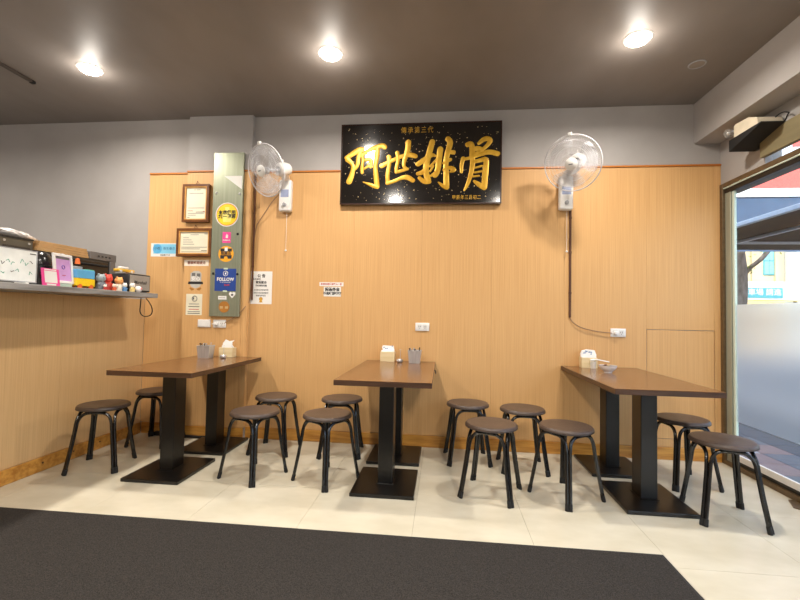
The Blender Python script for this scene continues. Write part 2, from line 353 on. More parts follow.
MB().box(0, 6, 0, 6, 0, 9.5).build('wall', plain('pale_tile', (206, 212, 208)), t)
for z, c in ((4.0, (70, 168, 150)), (3.55, (66, 150, 170)), (3.1, (120, 190, 200)), (2.7, (225, 235, 235))):
    MB().box(.3, 1.9, -.14, -.01, z, z + .38, bev=.01, seg=1).build('sign_panel', plain('signc%d' % int(z * 100), c), t)
t = thing('street_banner', 'white and teal shop banner along the foot of the beige building', 'banner', (11.6, 18.8, -.13))
MB().box(0, 3.0, 0, .05, 2.15, 2.95).build('white_board', plain('banner_white', (226, 234, 236)), t)
q = MB().box(.6, 2.35, -.03, -.001, 2.28, 2.7).build('teal_board', plain('banner_teal', (70, 150, 160)), t)
text('停車場 請進', .3, WB2, 'lettering', q, (1.5, -.035, 2.5), bold=.004)
MB().box(0, 3.0, -.02, -.001, 2.16, 2.2).build('yellow_stripe', plain('stripe_yel', (224, 196, 90)), t)
for x in (.1, 2.9): MB().box(x - .04, x + .04, .06, .14, 0, 2.95).build('post', BK, t)
t = thing('street_mural', 'pale board with green and teal markings right of the teal banner', 'board', (14.75, 18.6, -.13))
MB().box(0, 2.2, 0, .05, 2.1, 3.0).build('board', plain('mural_white', (222, 232, 234)), t)
for (x, z, w_, h, c) in ((.1, 2.25, .3, .2, (60, 170, 90)), (.5, 2.3, .9, .12, (90, 170, 185)), (.3, 2.62, .7, .1, (110, 130, 160)), (1.2, 2.6, .6, .22, (80, 160, 170))):
    MB().box(x, x + w_, -.02, -.001, z, z + h, bev=.008, seg=1).build('marking', plain('mk%d' % int(x * 100), c), t)
for x in (.1, 2.1): MB().box(x - .04, x + .04, .06, .14, 0, 3.0).build('post', BK, t)
t = thing('street_tree', 'grey leaning tree trunk with sparse leaves in front of the beige building', 'tree', (9.75, 15, -.13))
BARK = mat('bark', (132, 126, 120), .9, c2=(96, 90, 84), scale=(8, 8, 3), bump=.5)
MB().tube(chaikin([(-.15, 0, 0), (-.05, 0, 1.4), (.05, 0, 2.5), (-.05, 0, 3.6), (-.3, 0, 5)]), [.26] * 17, 10).tube(chaikin([(0, 0, 2.3), (.25, -.05, 3.0), (.7, -.1, 3.35), (1.2, 0, 4.0)]), .07, 8).build('trunk', BARK, t, smooth=True)
q = MB()
for k in range(260):
    c0 = rnd.choice(((.3, 0, 3.05), (.5, 0, 3.9), (-.3, 0, 4.6), (1.1, 0, 4.2), (-.2, 0, 5.2))); R_ = .22 if c0[2] < 3.5 else .7
    c = Vector(c0) + Vector((rnd.gauss(0, R_ * .5), rnd.gauss(0, R_ * .5), rnd.gauss(0, R_ * .35)))
    M_ = Matrix.Translation(c) @ Matrix.Rotation(rnd.uniform(0, 6), 4, Vector((rnd.random(), rnd.random(), rnd.random() + .1)).normalized())
    q.prism([(-.05, 0), (0, -.025), (.06, 0), (0, .025)], 0, .003, M=M_)
o = q.build('leaves', plain('leaf_green', (120, 160, 70), .7), t); o['kind'] = 'stuff'
# ================================================================== FURNITURE
# entrance mat
t = thing('floor_mat', 'large dark grey carpet mat with a thin rubber edge on the tiled floor', 'mat', (-2.79, 0.35, 0.0005), math.radians(.15))
MB().prism([(.02, .02), (3.875, .02), (3.875, 1.848), (.02, 1.848)], .001, .010).build('carpet', MATC, t)
MB().box(0, 3.893, 0, .02, 0, .006, bev=.002, seg=1).box(0, 3.893, 1.848, 1.867, 0, .006, bev=.002, seg=1).box(0, .02, .02, 1.848, 0, .006, bev=.002, seg=1).box(3.875, 3.893, .02, 1.848, 0, .006, bev=.002, seg=1).build('edge', MATE, t)
# stools
def leg_mesh():
    q = MB()
    for s in (1, -1):
        c, sn = math.cos(PI / 4), math.sin(PI / 4)
        mid = Vector((.136 * c * c, s * .136 * c * sn + s * .0, .413)); mid = Vector((.062, s * .062, .413))
        mid = Vector((.068, s * .068, .413))
        top = Vector((.136, s * .012, .413)); 
        p = [(.224, s * .0096, .012), (.192, s * .0096, .18)]
        cur = chaikin([(.172, s * .0096, .30), (.166, s * .011, .352), (.150, s * .018, .392), (.125, s * .042, .4165), (.083, s * .083, .4165)], 3)
        q.tube(p[:2] + cur, .0108, 8)
    return q.mesh('leg', LEGM, True)
LEG_ME = leg_mesh()
q = MB()
for s in (1, -1): q.tube([(.2265, s * .0096, 0.0), (.225, s * .0096, .008), (.218, s * .0096, .04)], [.0124, .0128, .0120], 10)
FOOT_ME = q.mesh('rubber_foot', RUBBER, True)
SEAT_ME = MB().lathe([(0, .4305), (.15, .4305), (.164, .433), (.1705, .441), (.1695, .449), (.161, .4585), (.145, .461), (.08, .4595), (0, .4585)], 48).mesh('seat', SEATM, True)
RIM_ME = MB().lathe([(0, .4245), (.140, .4245), (.150, .430), (.0, .4302)], 40).mesh('seat_plate', BLACKM, True)
STITCH_ME = MB().ring((0, 0, .4365), .1690, .0022, 48, 6).mesh('piping', plain('piping_brown', (66, 54, 47), .5), True)
def stool(x, y, th, label, grp):
    t = thing('round_stool', label, 'stool', (x, y, .0), math.radians(th), grp)
    s_ = ob('seat', SEAT_ME, t); ob('piping', STITCH_ME, s_); ob('seat_plate', RIM_ME, t)
    for k in range(4):
        l = ob('leg', LEG_ME, t, rot=(0, 0, k * PI / 2)); ob('rubber_foot', FOOT_ME, l)
    return t
GL_, GM_, GR_ = 'stools around the left table', 'stools around the middle table', 'stools around the right table'
stool(-2.49, 2.90, 61, 'brown seated stool beside the left partition wall, near the front of the left table', GL_)
stool(-2.485, 3.49, 47, 'brown stool half hidden behind the front column of the left table, in the corner', GL_)
stool(-1.325, 2.91, 23, 'brown stool right of the left table, at its front end', GL_)
stool(-1.39, 3.455, 43, 'brown stool near the back wall right of the left table, under the white notice', GL_)
stool(-.797, 2.918, 14, 'brown stool left of the middle table, near its front end', GM_)
stool(-.827, 3.475, 52, 'brown stool near the back wall left of the middle table', GM_)
stool(.214, 3.475, 50, 'brown stool near the back wall, nearest to the right of the middle table', GM_)
stool(.332, 2.85, 26, 'brown stool standing front right of the middle table, before a farther stool', GM_)
stool(.627, 3.36, 45, 'brown stool near the back wall, second to the right of the middle table', GR_)
stool(.816, 2.872, 79, 'brown stool at the left side of the right table, near its front end', GR_)
stool(1.728, 3.238, 52, 'brown stool right of the right table, farther back and partly behind another stool', GR_)
stool(1.672, 2.712, 36, 'brown stool nearest the glass shopfront, front right of the right table', GR_)
# tables
def table(x0, x1, y0, y1, label, cx):
    t = thing('pedestal_table', label, 'table', (x0, y0, 0)); w, d = x1 - x0, y1 - y0
    top = MB().box(0, w, 0, d, .7482, .750, bev=.0008, seg=1).build('table_top', WALNUT, t)
    MB().box(0.0005, w - .0005, .0005, d - .0005, .716, .748, bev=.002, seg=1).build('edge_band', WALEDGE, top)
    for (a, b, c) in ((2.658, 3.128, 2.898), (3.245, 3.682, 3.47)):
        cxl = cx - x0
        bp = MB().box(cxl - .205, cxl + .205, a - y0, b - y0, 0.0005, .024, bev=.004).build('base_plate', BLACKM, t)
        MB().box(cxl - .06, cxl + .06, c - y0 - .075, c - y0 + .075, .0242, .0285, bev=.002, seg=1).build('weld_collar', BLACKM, bp)
        MB().box(cxl - .05, cxl + .05, c - y0 - .065, c - y0 + .065, .0286, .7155, bev=.004).build('column', BLACKM, t)
        MB().box(cxl - .16, cxl + .16, c - y0 - .09, c - y0 + .09, .709, .7157).build('mounting_plate', BLACKM, t)
    return t
table(-2.239, -1.631, 2.612, CY - .014, 'left walnut topped table on two black columns, against the pillar with the notices', -1.937)
T2 = table(-.667, -.057, 2.556, D - .012, 'middle walnut topped table on two black columns, below the black sign', -.368)
table(1.014, 1.630, 2.598, D - .012, 'right walnut topped table on two black columns, nearest the glass shopfront', 1.315)
MB().tube([(.6105, .70, .735), (.619, .70, .735), (.621, .70, .728), (.621, .70, .712)], .004, 6).build('side_hook', RUBBER, T2)
# things on the tables
def caddy(x, y, rz, label):
    t = thing('cutlery_bin', label, 'cutlery holder', (x, y, .7505), rz, 'square steel cutlery bins')
    q = MB(); a, b, h = .046, .056, .105
    for (s0, s1, inner) in ((a, b, 0), (a - .002, b - .002, 1)):
        vs = [q.bm.verts.new((sx * s0, sy * s0, .004 if inner else 0)) for sx, sy in ((-1, -1), (1, -1), (1, 1), (-1, 1))] + [q.bm.verts.new((sx * s1, sy * s1, h)) for sx, sy in ((-1, -1), (1, -1), (1, 1), (-1, 1))]
        for k in range(4): q.bm.faces.new((vs[k], vs[(k + 1) % 4], vs[(k + 1) % 4 + 4], vs[k + 4]))
        q.bm.faces.new(vs[:4])
    q.build('bin', CHROME, t)
    q = MB()
    for k in range(4):
        e = [(-b, -b), (b, -b), (b, b), (-b, b)]; p, r_ = e[k], e[(k + 1) % 4]; q.tube([(p[0], p[1], h), (r_[0], r_[1], h)], .003, 6)
    q.build('rolled_rim', CHROME, t, smooth=True)
    rr = random.Random(int(x * 100))
    for k in range(6):
        a_, b_ = rr.uniform(-.03, .03), rr.uniform(-.03, .03); e = Vector((a_ * 1.5, b_ * 1.3, .115 + rr.random() * .012))
        MB().tube([(a_, b_, .01), e], .0035, 6).sphere(tuple(e), .008, 1, (1, 1, .6)).build('utensil', CHROME if k % 2 else RUBBER, t, smooth=True)
    return t
caddy(-2.062, 3.50, .1, 'square steel cutlery bin on the left table'); caddy(-.232, 3.60, 0, 'square steel cutlery bin on the middle table, right of the tissue box')
WOOD = mat('pale_bamboo', (226, 206, 164), .5, c2=(214, 192, 146), scale=(6, 6, 40)); TIS = mat('tissue_paper', (246, 244, 240), .9, c2=(238, 236, 232), scale=(20, 20, 20), bump=.2)
BLUEI = plain('blue_ink', (90, 130, 180), .6)
def napkin(x, y, rz, label, style):
    t = thing('tissue_box', label, 'tissue box', (x, y, .7505), rz, 'pale wooden tissue boxes')
    w, d, h = .062, .042, .085
    MB().box(-w, w, -d, -d + .006, 0, h, bev=.001, seg=1).box(-w, w, d - .006, d, 0, h, bev=.001, seg=1).box(-w, -w + .006, -d + .006, d - .006, 0, h, bev=.001, seg=1).box(w - .006, w, -d + .006, d - .006, 0, h, bev=.001, seg=1).box(-w + .006, w - .006, -d + .006, d - .006, 0, .006).build('box_body', WOOD, t)
    rr = random.Random(int(x * 10)); q = MB()
    if style == 0:
        q.prism([(-.05, .02), (.05, .02), (.058, .085), (.03, .118), (.06, .15), (.012, .14), (-.02, .155), (-.045, .12)], -.004, .004, M=WALLM)
        q.prism([(-.052, .02), (.045, .02), (.042, .09), (.05, .125), (-.01, .13), (-.048, .1)], -.016, -.012, M=WALLM)
    elif style == 1:
        q.box(-.055, .055, -.034, .034, .02, .098, bev=.004); q.prism([(-.04, .098), (.056, .098), (.05, .135), (-.045, .138), (-.052, .12)], -.012, .012, M=WALLM)
    else:
        q.prism([(-.056, .02), (.056, .02), (.058, .11), (.045, .145), (-.01, .15), (-.05, .14), (-.062, .11)], -.02, .014, M=WALLM)
    tp = q.build('tissues', TIS, t)
    if style:
        for k in range(4 + 4 * (style == 2)):
            a_, b_ = rr.uniform(-.045, .04), rr.uniform(.105, .135); yy = -.0125 if style == 1 else -.0205
            MB().prism([(a_, b_), (a_ + .012, b_ + .002), (a_ + .009, b_ + .01), (a_ + .001, b_ + .008)], yy, yy + .0004, M=WALLM).build('printed_mark', BLUEI, tp)
napkin(-1.93, 3.63, .05, 'pale tissue box with a torn white tissue standing up, on the left table', 0)
napkin(-.472, 3.66, 0, 'pale tissue box with neatly folded white tissues, on the middle table', 1)
napkin(1.216, 3.66, -.05, 'pale tissue box with a patterned tissue packet, on the right table', 2)
def shaker(x, y, label):
    t = thing('sauce_spoon', label, 'condiment jar', (x, y, .7505), 0, 'small glass condiment pots with tall handles')
    MB().lathe([(0, 0), (.018, 0), (.026, .008), (.027, .02), (.02, .03), (0, .032)], 24).build('pot', CHROME, t, smooth=True)
    MB().tube([(0.003, 0, .028), (.004, 0, .10)], .0022, 6).ring((.004, 0, .108), .008, .0022, 16, 6, M=None).build('handle', CHROME, t, smooth=True)
shaker(-1.90, 3.50, 'small shiny condiment pot with an upright handle, on the left table'); shaker(-.36, 3.60, 'small shiny condiment pot with an upright handle, on the middle table')
t = thing('soup_bowl', 'small white porcelain bowl with dark food remains, on the right table', 'bowl', (1.262, 3.36, .7505))
MB().lathe([(0, .004), (.025, .004), (.025, 0), (.029, 0), (.03, .008), (.048, .022), (.062, .044), (.0645, .054), (.062, .054), (.058, .044), (.044, .026), (.02, .014), (0, .012)], 40).build('bowl_body', mat('porcelain', (236, 230, 226), .15, c2=(228, 222, 218), scale=(10, 10, 10)), t, smooth=True)
MB().lathe([(0, .051), (.03, .0515), (.0605, .051), (.060, .047), (0, .04)], 30).build('contents', mat('dark_sauce', (78, 50, 34), .3, c2=(50, 32, 24), scale=(60, 60, 60)), t, smooth=True)
for k in range(5): MB().sphere((rnd.uniform(-.035, .035), rnd.uniform(-.03, .03), .056), .011, 1, (1.3, 1, .6)).build('food_piece', plain('food_cream' if k % 2 else 'food_brown', (206, 180, 140) if k % 2 else (110, 70, 44)), t, smooth=True)
t = thing('serving_spoon', 'pale spoon lying on the right table between tissue box and bowl', 'spoon', (1.285, 3.60, .7505), -.1)
MB().tube(chaikin([(-.05, 0, .075), (0, 0, .07), (.07, -.02, .058)]), .0045, 8).sphere((-.055, 0, .068), .016, 2, (1.2, .8, .5)).build('spoon_body', TIS, t, smooth=True)
MB().lathe([(0, 0), (.022, 0), (.024, .06), (.021, .06), (.019, .004), (0, .004)], 20).build('spoon_cup', clearplastic('clear_cup', (230, 228, 224), .35), t, (-.05, 0, 0), smooth=True)
# ================================================================== BLACK SIGN
STROKES = [[[(0.05,0.429,0.035),(0.116,0.47,0.048),(0.174,0.503,0.046),(0.199,0.505,0.035)],[(0.19,0.5,0.038),(0.159,0.437,0.035),(0.159,0.374,0.038),(0.138,0.327,0.027),(0.115,0.312,0.017)],[(0.063,0.413,0.048),(0.106,0.375,0.031),(0.119,0.333,0.035),(0.101,0.259,0.046),(0.08,0.209,0.05)],[(0.196,0.453,0.031),(0.254,0.494,0.035),(0.328,0.524,0.042),(0.386,0.536,0.046),(0.401,0.519,0.042)],[(0.333,0.503,0.046),(0.333,0.434,0.042),(0.316,0.35,0.035),(0.327,0.255,0.044),(0.338,0.166,0.044)],[(0.342,0.158,0.035),(0.292,0.172,0.033),(0.25,0.191,0.021),(0.208,0.205,0.006)],[(0.196,0.453,0.031),(0.206,0.405,0.027),(0.196,0.342,0.029),(0.2,0.291,0.029)],[(0.207,0.4,0.023),(0.259,0.414,0.031),(0.288,0.398,0.027),(0.276,0.34,0.027)],[(0.218,0.326,0.021),(0.254,0.351,0.025),(0.286,0.342,0.021)],[(0.244,0.362,0.01),(0.267,0.388,0.013)]],[[(0.376,0.349,0.042),(0.423,0.374,0.035),(0.486,0.405,0.033),(0.559,0.435,0.033),(0.622,0.449,0.042),(0.68,0.432,0.038)],[(0.439,0.43,0.042),(0.446,0.369,0.033),(0.429,0.275,0.035),(0.434,0.196,0.035)],[(0.429,0.191,0.031),(0.497,0.21,0.029),(0.56,0.241,0.031),(0.612,0.245,0.046),(0.66,0.213,0.038)],[(0.514,0.467,0.035),(0.526,0.399,0.031),(0.507,0.326,0.029),(0.508,0.292,0.029)],[(0.613,0.56,0.048),(0.612,0.502,0.046),(0.586,0.419,0.04),(0.57,0.345,0.029),(0.602,0.319,0.025)],[(0.508,0.289,0.027),(0.56,0.304,0.031),(0.612,0.318,0.023)]],[[(0.827,0.559,0.048),(0.809,0.486,0.05),(0.783,0.391,0.052),(0.771,0.296,0.048),(0.795,0.212,0.052)],[(0.702,0.359,0.041),(0.759,0.397,0.045),(0.824,0.444,0.036),(0.86,0.431,0.017)],[(0.702,0.273,0.031),(0.747,0.284,0.041),(0.795,0.343,0.026)],[(0.807,0.2,0.036),(0.76,0.198,0.041),(0.718,0.235,0.031)],[(0.899,0.49,0.05),(0.889,0.401,0.05),(0.884,0.318,0.048),(0.86,0.246,0.043),(0.831,0.265,0.017)],[(0.813,0.337,0.019),(0.854,0.384,0.021),(0.866,0.401,0.014)],[(0.813,0.295,0.019),(0.842,0.342,0.017)],[(0.821,0.253,0.021),(0.878,0.294,0.026)],[(0.966,0.58,0.048),(0.99,0.554,0.048),(0.966,0.471,0.048),(0.949,0.376,0.041),(0.955,0.269,0.045),(0.958,0.162,0.05)],[(0.966,0.465,0.029),(1.017,0.46,0.038)],[(0.931,0.364,0.024),(0.99,0.396,0.029)],[(0.931,0.305,0.024),(0.984,0.328,0.031),(1.031,0.303,0.043),(0.99,0.286,0.017)],[(0.963,0.147,0.041),(0.925,0.162,0.033),(0.888,0.193,0.014)]],[[(1.137,0.526,0.041),(1.172,0.538,0.045),(1.181,0.478,0.048),(1.178,0.419,0.043)],[(1.236,0.536,0.029),(1.289,0.582,0.041),(1.341,0.567,0.045),(1.318,0.523,0.033),(1.265,0.476,0.029),(1.207,0.442,0.031)],[(1.172,0.478,0.036),(1.23,0.495,0.041),(1.265,0.488,0.021)],[(1.088,0.397,0.019),(1.149,0.402,0.029),(1.23,0.43,0.033),(1.324,0.463,0.043),(1.4,0.44,0.043)],[(1.102,0.403,0.036),(1.088,0.349,0.033),(1.088,0.281,0.024)],[(1.184,0.419,0.043),(1.184,0.336,0.041),(1.166,0.241,0.036),(1.143,0.171,0.031),(1.116,0.121,0.017)],[(1.195,0.371,0.029),(1.266,0.388,0.036),(1.306,0.399,0.043),(1.298,0.298,0.05),(1.291,0.204,0.05),(1.289,0.145,0.048)],[(1.201,0.318,0.017),(1.266,0.334,0.019)],[(1.201,0.276,0.017),(1.266,0.287,0.019)],[(1.184,0.241,0.017),(1.242,0.246,0.017)],[(1.289,0.139,0.041),(1.242,0.169,0.043),(1.201,0.199,0.024)]]]
t = thing('sign_board', 'large black lacquered sign with four gold brush characters, on the back wall', 'sign', (-.943, D - .0085, 2.146))
MB().box(0, 1.437, -.045, 0, 0, .735, bev=.004).build('board', SIGNB, t)
q = MB(); 
for b_ in ((0, 1.437, -.0475, -.0455, 0, .012), (0, 1.437, -.0475, -.0455, .723, .735), (0, .012, -.0475, -.0455, .0122, .7228), (1.425, 1.437, -.0475, -.0455, .0122, .7228)): q.box(*b_)
q.build('border', plain('border_brown', (52, 30, 24), .25), t)
for st in STROKES:
    q = MB(); xs = [p[0] for s_ in st for p in s_]; dz = 0
    for s_ in st:
        P_ = chaikin([Vector((a, b, w)) for a, b, w in s_], 3); dz += .0003; rows = []
        e0 = Vector((P_[0].x - P_[1].x, P_[0].y - P_[1].y, 0)).normalized(); e1 = Vector((P_[-1].x - P_[-2].x, P_[-1].y - P_[-2].y, 0)).normalized()
        pre = [Vector((P_[0].x + e0.x * P_[0].z / 2 * c, P_[0].y + e0.y * P_[0].z / 2 * c, P_[0].z * h)) for c, h in ((1, .15), (.85, .55), (.5, .88))]
        post = [Vector((P_[-1].x + e1.x * P_[-1].z / 2 * c, P_[-1].y + e1.y * P_[-1].z / 2 * c, P_[-1].z * h)) for c, h in ((.5, .88), (.85, .55), (1, .15))]
        P_ = pre + P_ + post; n_ = len(P_)
        for i, p in enumerate(P_):
            d = P_[min(i + 1, n_ - 1)] - P_[max(i - 1, 0)]; n = Vector((-d.y, d.x)).normalized(); w = p.z * .53
            rows.append([q.bm.verts.new((p.x + n.x * w * k, -.0452 - (dz + .0022 + w * .03) * (1 - k * k * .9), p.y + n.y * w * k)) for k in (-1, -.7, -.25, .25, .7, 1)])
        for r0, r1 in zip(rows, rows[1:]):
            for k in range(5): q.bm.faces.new((r0[k], r0[k + 1], r1[k + 1], r1[k]))
    q.build('brush_character', GOLD, t)
text('傳承第三代', .060, GOLD, 'small_lettering', t, (.69, -.0462, .665), sx=.85, space=1.35)
text('甲辰年三月初二', .042, GOLD, 'small_lettering', t, (1.135, -.0462, .055), sx=.8, space=1.18)
q = MB(); rr = random.Random(11)
for k in range(330):
    x, z = rr.uniform(.03, 1.4), rr.uniform(.03, .7); s_ = rr.choice((.0025, .003, .004, .006)); a = rr.uniform(0, 6)
    q.prism([(x + s_ * math.cos(a), z + s_ * math.sin(a)), (x + s_ * math.cos(a + 2), z + s_ * math.sin(a + 2)), (x + s_ * math.cos(a + 4), z + s_ * math.sin(a + 4))], -.0460, -.0456, M=WALLM)
o = q.build('gold_flecks', plain('fleck_gold', (226, 200, 140), .4), t); o['kind'] = 'stuff'
# ================================================================== WALL FANS
CLEARB = clearplastic('clear_blade', (225, 228, 235), .22)
WIRE = plain('guard_wire', (214, 212, 214), .35)
def fan(bx,  mx, my, mz, cx, cy, cz, label, cord, roll=0):
    yb = D - .0085
    t = thing('wall_fan', label, 'fan', (bx, yb, 2.235), 0, 'white wall fans')
    L = lambda v: Vector(v) - Vector((bx, yb, 2.235))
    hb = MB().box(-.058, .058, -.065, 0, -.15, .145, bev=.018, seg=3).build('control_box', WPLAS, t, smooth=True)
    MB().box(-.038, .038, -.0662, -.0655, -.02, .05).build('printed_label', plain('label_blue', (150, 160, 190), .5), hb)
    MB().lathe([(0, .018), (.014, .018), (.018, 0)], 20, M=Matrix.Translation((0, -.0652, -.09)) @ Matrix.Rotation(PI / 2, 4, 'X')).box(-.004, .004, -.088, -.066, -.107, -.073, bev=.001).build('speed_knob', GPLAS, hb, smooth=True)
    m_, c_ = L((mx, my, mz)), L((cx, cy, cz)); n = (c_ - m_).normalized()
    MB().tube(chaikin([(0, -.035, .12), (0, -.04, .17), m_ + Vector((0, .03, -.06)), m_ + n * -.02]), [.034] + [.032] * 11 + [.03], 12).build('neck', WPLAS, t, smooth=True)
    z = n; x = Vector((0, 0, 1)).cross(z).normalized(); y = z.cross(x)
    M = Matrix(((x.x, y.x, z.x, c_.x), (x.y, y.y, z.y, c_.y), (x.z, y.z, z.z, c_.z), (0, 0, 0, 1)))
    dm = (c_ - m_).length
    mh = MB().lathe([(0, -dm - .075), (.03, -dm - .073), (.05, -dm - .06), (.06, -dm - .02), (.06, -dm + .03), (.05, -dm + .05), (.03, -dm + .055)], 32, M=M).build('motor_housing', WPLAS, t, smooth=True)
    MB().tube([M @ Vector((0, .055, -dm - .02)), M @ Vector((0, .085, -dm - .02))], .006, 8).build('swing_knob', WPLAS, mh)
    MB().tube([M @ Vector((0, 0, -dm + .04)), M @ Vector((0, 0, .0))], .012, 10).build('shaft', GPLAS, t, smooth=True)
    R_ = .215
    rim = MB().ring((0, 0, 0), R_, .0045, 64, 8, M=M).build('guard_rim', WIRE, t, smooth=True)
    MB().box(-.014, .014, R_ - .004, R_ + .02, -.012, .012, bev=.003, M=M).build('rim_clip', WPLAS, rim)
    for nm, dep in (('front_guard', .055), ('rear_guard', -.085)):
        q = MB(); N = 84
        for k in range(N):
            a = 2 * PI * k / N; pts = []
            for j in range(7):
                u_ = j / 6; rr_ = .045 + (R_ - .045) * u_; zz = dep * (1 - u_ ** 3.2) + (0)
                pts.append(M @ Vector((rr_ * math.cos(a + u_ * .25), rr_ * math.sin(a + u_ * .25), zz)))
            q.tube(pts, .0006, 3, caps=False)
        for rr_ in (.075, .13, .175): q.ring((0, 0, dep * (1 - ((rr_ - .045) / (R_ - .045)) ** 3.2)), rr_, .0012, 40, 5, M=M)
        q.build(nm, WIRE, t)
    MB().lathe([(0, .068), (.03, .066), (.046, .058), (.048, .048), (0, .046)], 32, M=M).build('hub_cap', WPLAS, t, smooth=True)
    MB().box(-.016, .016, -.004, .004, .0665, .069, bev=.001, M=M).build('badge', plain('badge_ink', (90, 92, 100), .4), t)
    MB().lathe([(0, .03), (.02, .028), (.03, .02), (.03, -.02), (0, -.02)], 24, M=M).build('blade_hub', GPLAS, t, smooth=True)
    for k in range(3):
        a0 = roll + k * 2 * PI / 3; q = MB(); g = []
        for i in range(7):
            rr_ = .028 + (.19 - .028) * i / 6; row = []
            for j in range(7):
                wd = .35 + .55 * math.sin(min(1, i / 4.5) * PI / 2); a = a0 + (j / 6 - .5) * 2 * wd * (1 if i < 6 else .8) * .9; row.append(q.bm.verts.new(M @ Vector((rr_ * math.cos(a), rr_ * math.sin(a), (j / 6 - .5) * -.045))))
            g.append(row)
        for i in range(6):
            for j in range(6): q.bm.faces.new((g[i][j], g[i][j + 1], g[i + 1][j + 1], g[i + 1][j]))
        o = q.build('blade', CLEARB, t, smooth=True); md = o.modifiers.new('t', 'SOLIDIFY'); md.thickness = .0015
    MB().tube([(.012, -.03, -.151), (.012, -.03, -.50)], .0016, 6).sphere((.012, -.03, -.505), .010, 2).build('pull_cord', WPLAS, t, smooth=True)
    if cord: MB().tube(chaikin([L(p) for p in cord]), .0035, 6).build('power_cord', plain('cord_tan', (140, 108, 80), .5), t, smooth=True)
    return t
fan(-1.455, -1.42, 3.53, 2.42, -1.505, 3.365, 2.355, 'white wall fan with its head turned left and down, beside the tall metal cover', [(-1.475, D - .012, 2.30), (-1.56, D - .04, 2.22), (-1.68, D - .03, 2.05), (-1.765, D - .014, 1.93), (-1.772, D - .014, 1.28), (-1.80, D - .07, 1.20), (-1.87, CY - .03, 1.12), (-1.99, CY - .03, 1.05)], .4)
fan(1.038, 1.095, 3.56, 2.465, 1.005, 3.40, 2.385, 'white wall fan facing the room, at the right above the brown cable', [(1.085, D - .014, 1.17), (1.10, D - .02, 1.13), (1.17, D - .025, 1.08), (1.30, D - .025, 1.05), (1.425, D - .03, 1.04)], .2)
t = thing('cable_conduit', 'brown cable conduit running down the back wall below the right fan', 'conduit', (1.086, D - .0085, 1.165))
MB().box(-.009, .009, -.014, 0, 0, .925, bev=.003).build('channel', DARKW, t)
for z in (.2, .55, .85): MB().box(-.011, .011, -.0165, -.0002, z, z + .02, bev=.002).build('clip', DARKW, t)
t = thing('cable_conduit', 'brown cable conduit beside the pillar, left of the left fan', 'conduit', (-1.762, D - .0085, 1.27))
MB().box(-.006, .006, -.02, 0, 0, 1.185, bev=.003).build('channel', DARKW, t)
for z in (.3, .8, 1.1): MB().box(-.0075, .0075, -.0225, -.0002, z, z + .02, bev=.002).build('clip', DARKW, t)
# ================================================================== OUTLETS
def outlet(x, y, z, label, blank=False, plug=False):
    t = thing('wall_outlet', label, 'outlet', (x, y, z), 0, 'white wall plates')
    MB().box(-.062, .062, -.010, 0, -.036, .036, bev=.004).build('cover_plate', WPLAS, t, smooth=True)
    if blank:
        MB().box(-.05, .05, -.0115, -.0102, -.026, .026, bev=.001).build('blank_insert', WPLAS, t); return t
    for sx in (-.024, .024):
        s_ = MB().box(sx - .018, sx + .018, -.0118, -.0102, -.022, .022, bev=.001).build('socket', plain('socket_white', (222, 219, 214), .4), t)
        MB().box(sx - .009, sx - .006, -.0124, -.0119, -.004, .010).box(sx + .006, sx + .009, -.0124, -.0119, -.004, .010).lathe([(0, 0), (.003, 0), (.003, .0006), (0, .0006)], 10, M=Matrix.Translation((sx, -.0119, -.012)) @ Matrix.Rotation(PI / 2, 4, 'X')).build('slots', INK, s_)
    if plug: MB().box(-.040, -.010, -.04, -.0126, -.014, .014, bev=.005).tube([(-.030, -.03, 0), (-.06, -.03, -.004)], .004, 8).build('plug', plug, t, smooth=True)
    return t
outlet(-2.193, CY - .0082, 1.045, 'blank white wall plate on the pillar, left of a socket with a plug', True)
outlet(-2.043, CY - .0082, 1.045, 'white wall socket with a plug in it, on the pillar under the metal cover', plug=WPLAS)
outlet(-.178, D - .0082, 1.056, 'white double wall socket above the middle table'); outlet(1.482, D - .0082, 1.043, 'white double wall socket with a plug, right of the right fan cable', plug=WPLAS)
# ================================================================== PILLAR NOTICES
FY = CY - .0082
t = thing('metal_cover', 'tall narrow green-grey metal cover plate on the pillar', 'cover', (-2.137, FY, 1.112))
CV = MB().box(0, .288, -.03, 0, 0, 1.52, bev=.002, seg=1).build('cover_sheet', STEEL, t)
for x, z in ((.033, 1.143), (.258, 1.133)): MB().lathe([(0, .008), (.008, .006), (.012, 0)], 16, M=Matrix.Translation((x, -.0302, z)) @ Matrix.Rotation(PI / 2, 4, 'X')).build('screw', CHROME, t, smooth=True)
for x, z in ((.252, .76), (.03, .395), (.262, .39)): MB().lathe([(0, .008), (.009, .006), (.012, 0)], 16, M=Matrix.Translation((x, -.0302, z)) @ Matrix.Rotation(PI / 2, 4, 'X')).build('screw', RUBBER, t, smooth=True)
MB().prism([(.105, 1.30), (.278, 1.30), (.278, 1.175)], -.0308, -.0302, M=WALLM).build('white_triangle', PAPER, t)  # flat white triangle at the upper right of the cover
CVY = FY - .0304
def disc(rad, n=40): return [(rad * math.cos(2 * PI * k / n), rad * math.sin(2 * PI * k / n)) for k in range(n)]
def flat(name, pts, m, par, y=0, th=.0006): return MB().prism(pts, y - th, y, M=WALLM).build(name, m, par)
def rect(x0, x1, z0, z1): return [(x0, z0), (x1, z0), (x1, z1), (x0, z1)]
t = thing('round_sticker', 'round yellow sticker with two rows of black characters, on the metal cover', 'sticker', (-1.992, CVY, 2.052))
flat('white_border', disc(.112), PAPER, t); flat('orange_ring', disc(.104), plain('st_orange', (236, 150, 30)), t, -.0007, .0003); flat('yellow_face', disc(.096), plain('st_yellow', (250, 216, 20)), t, -.0011, .0003)
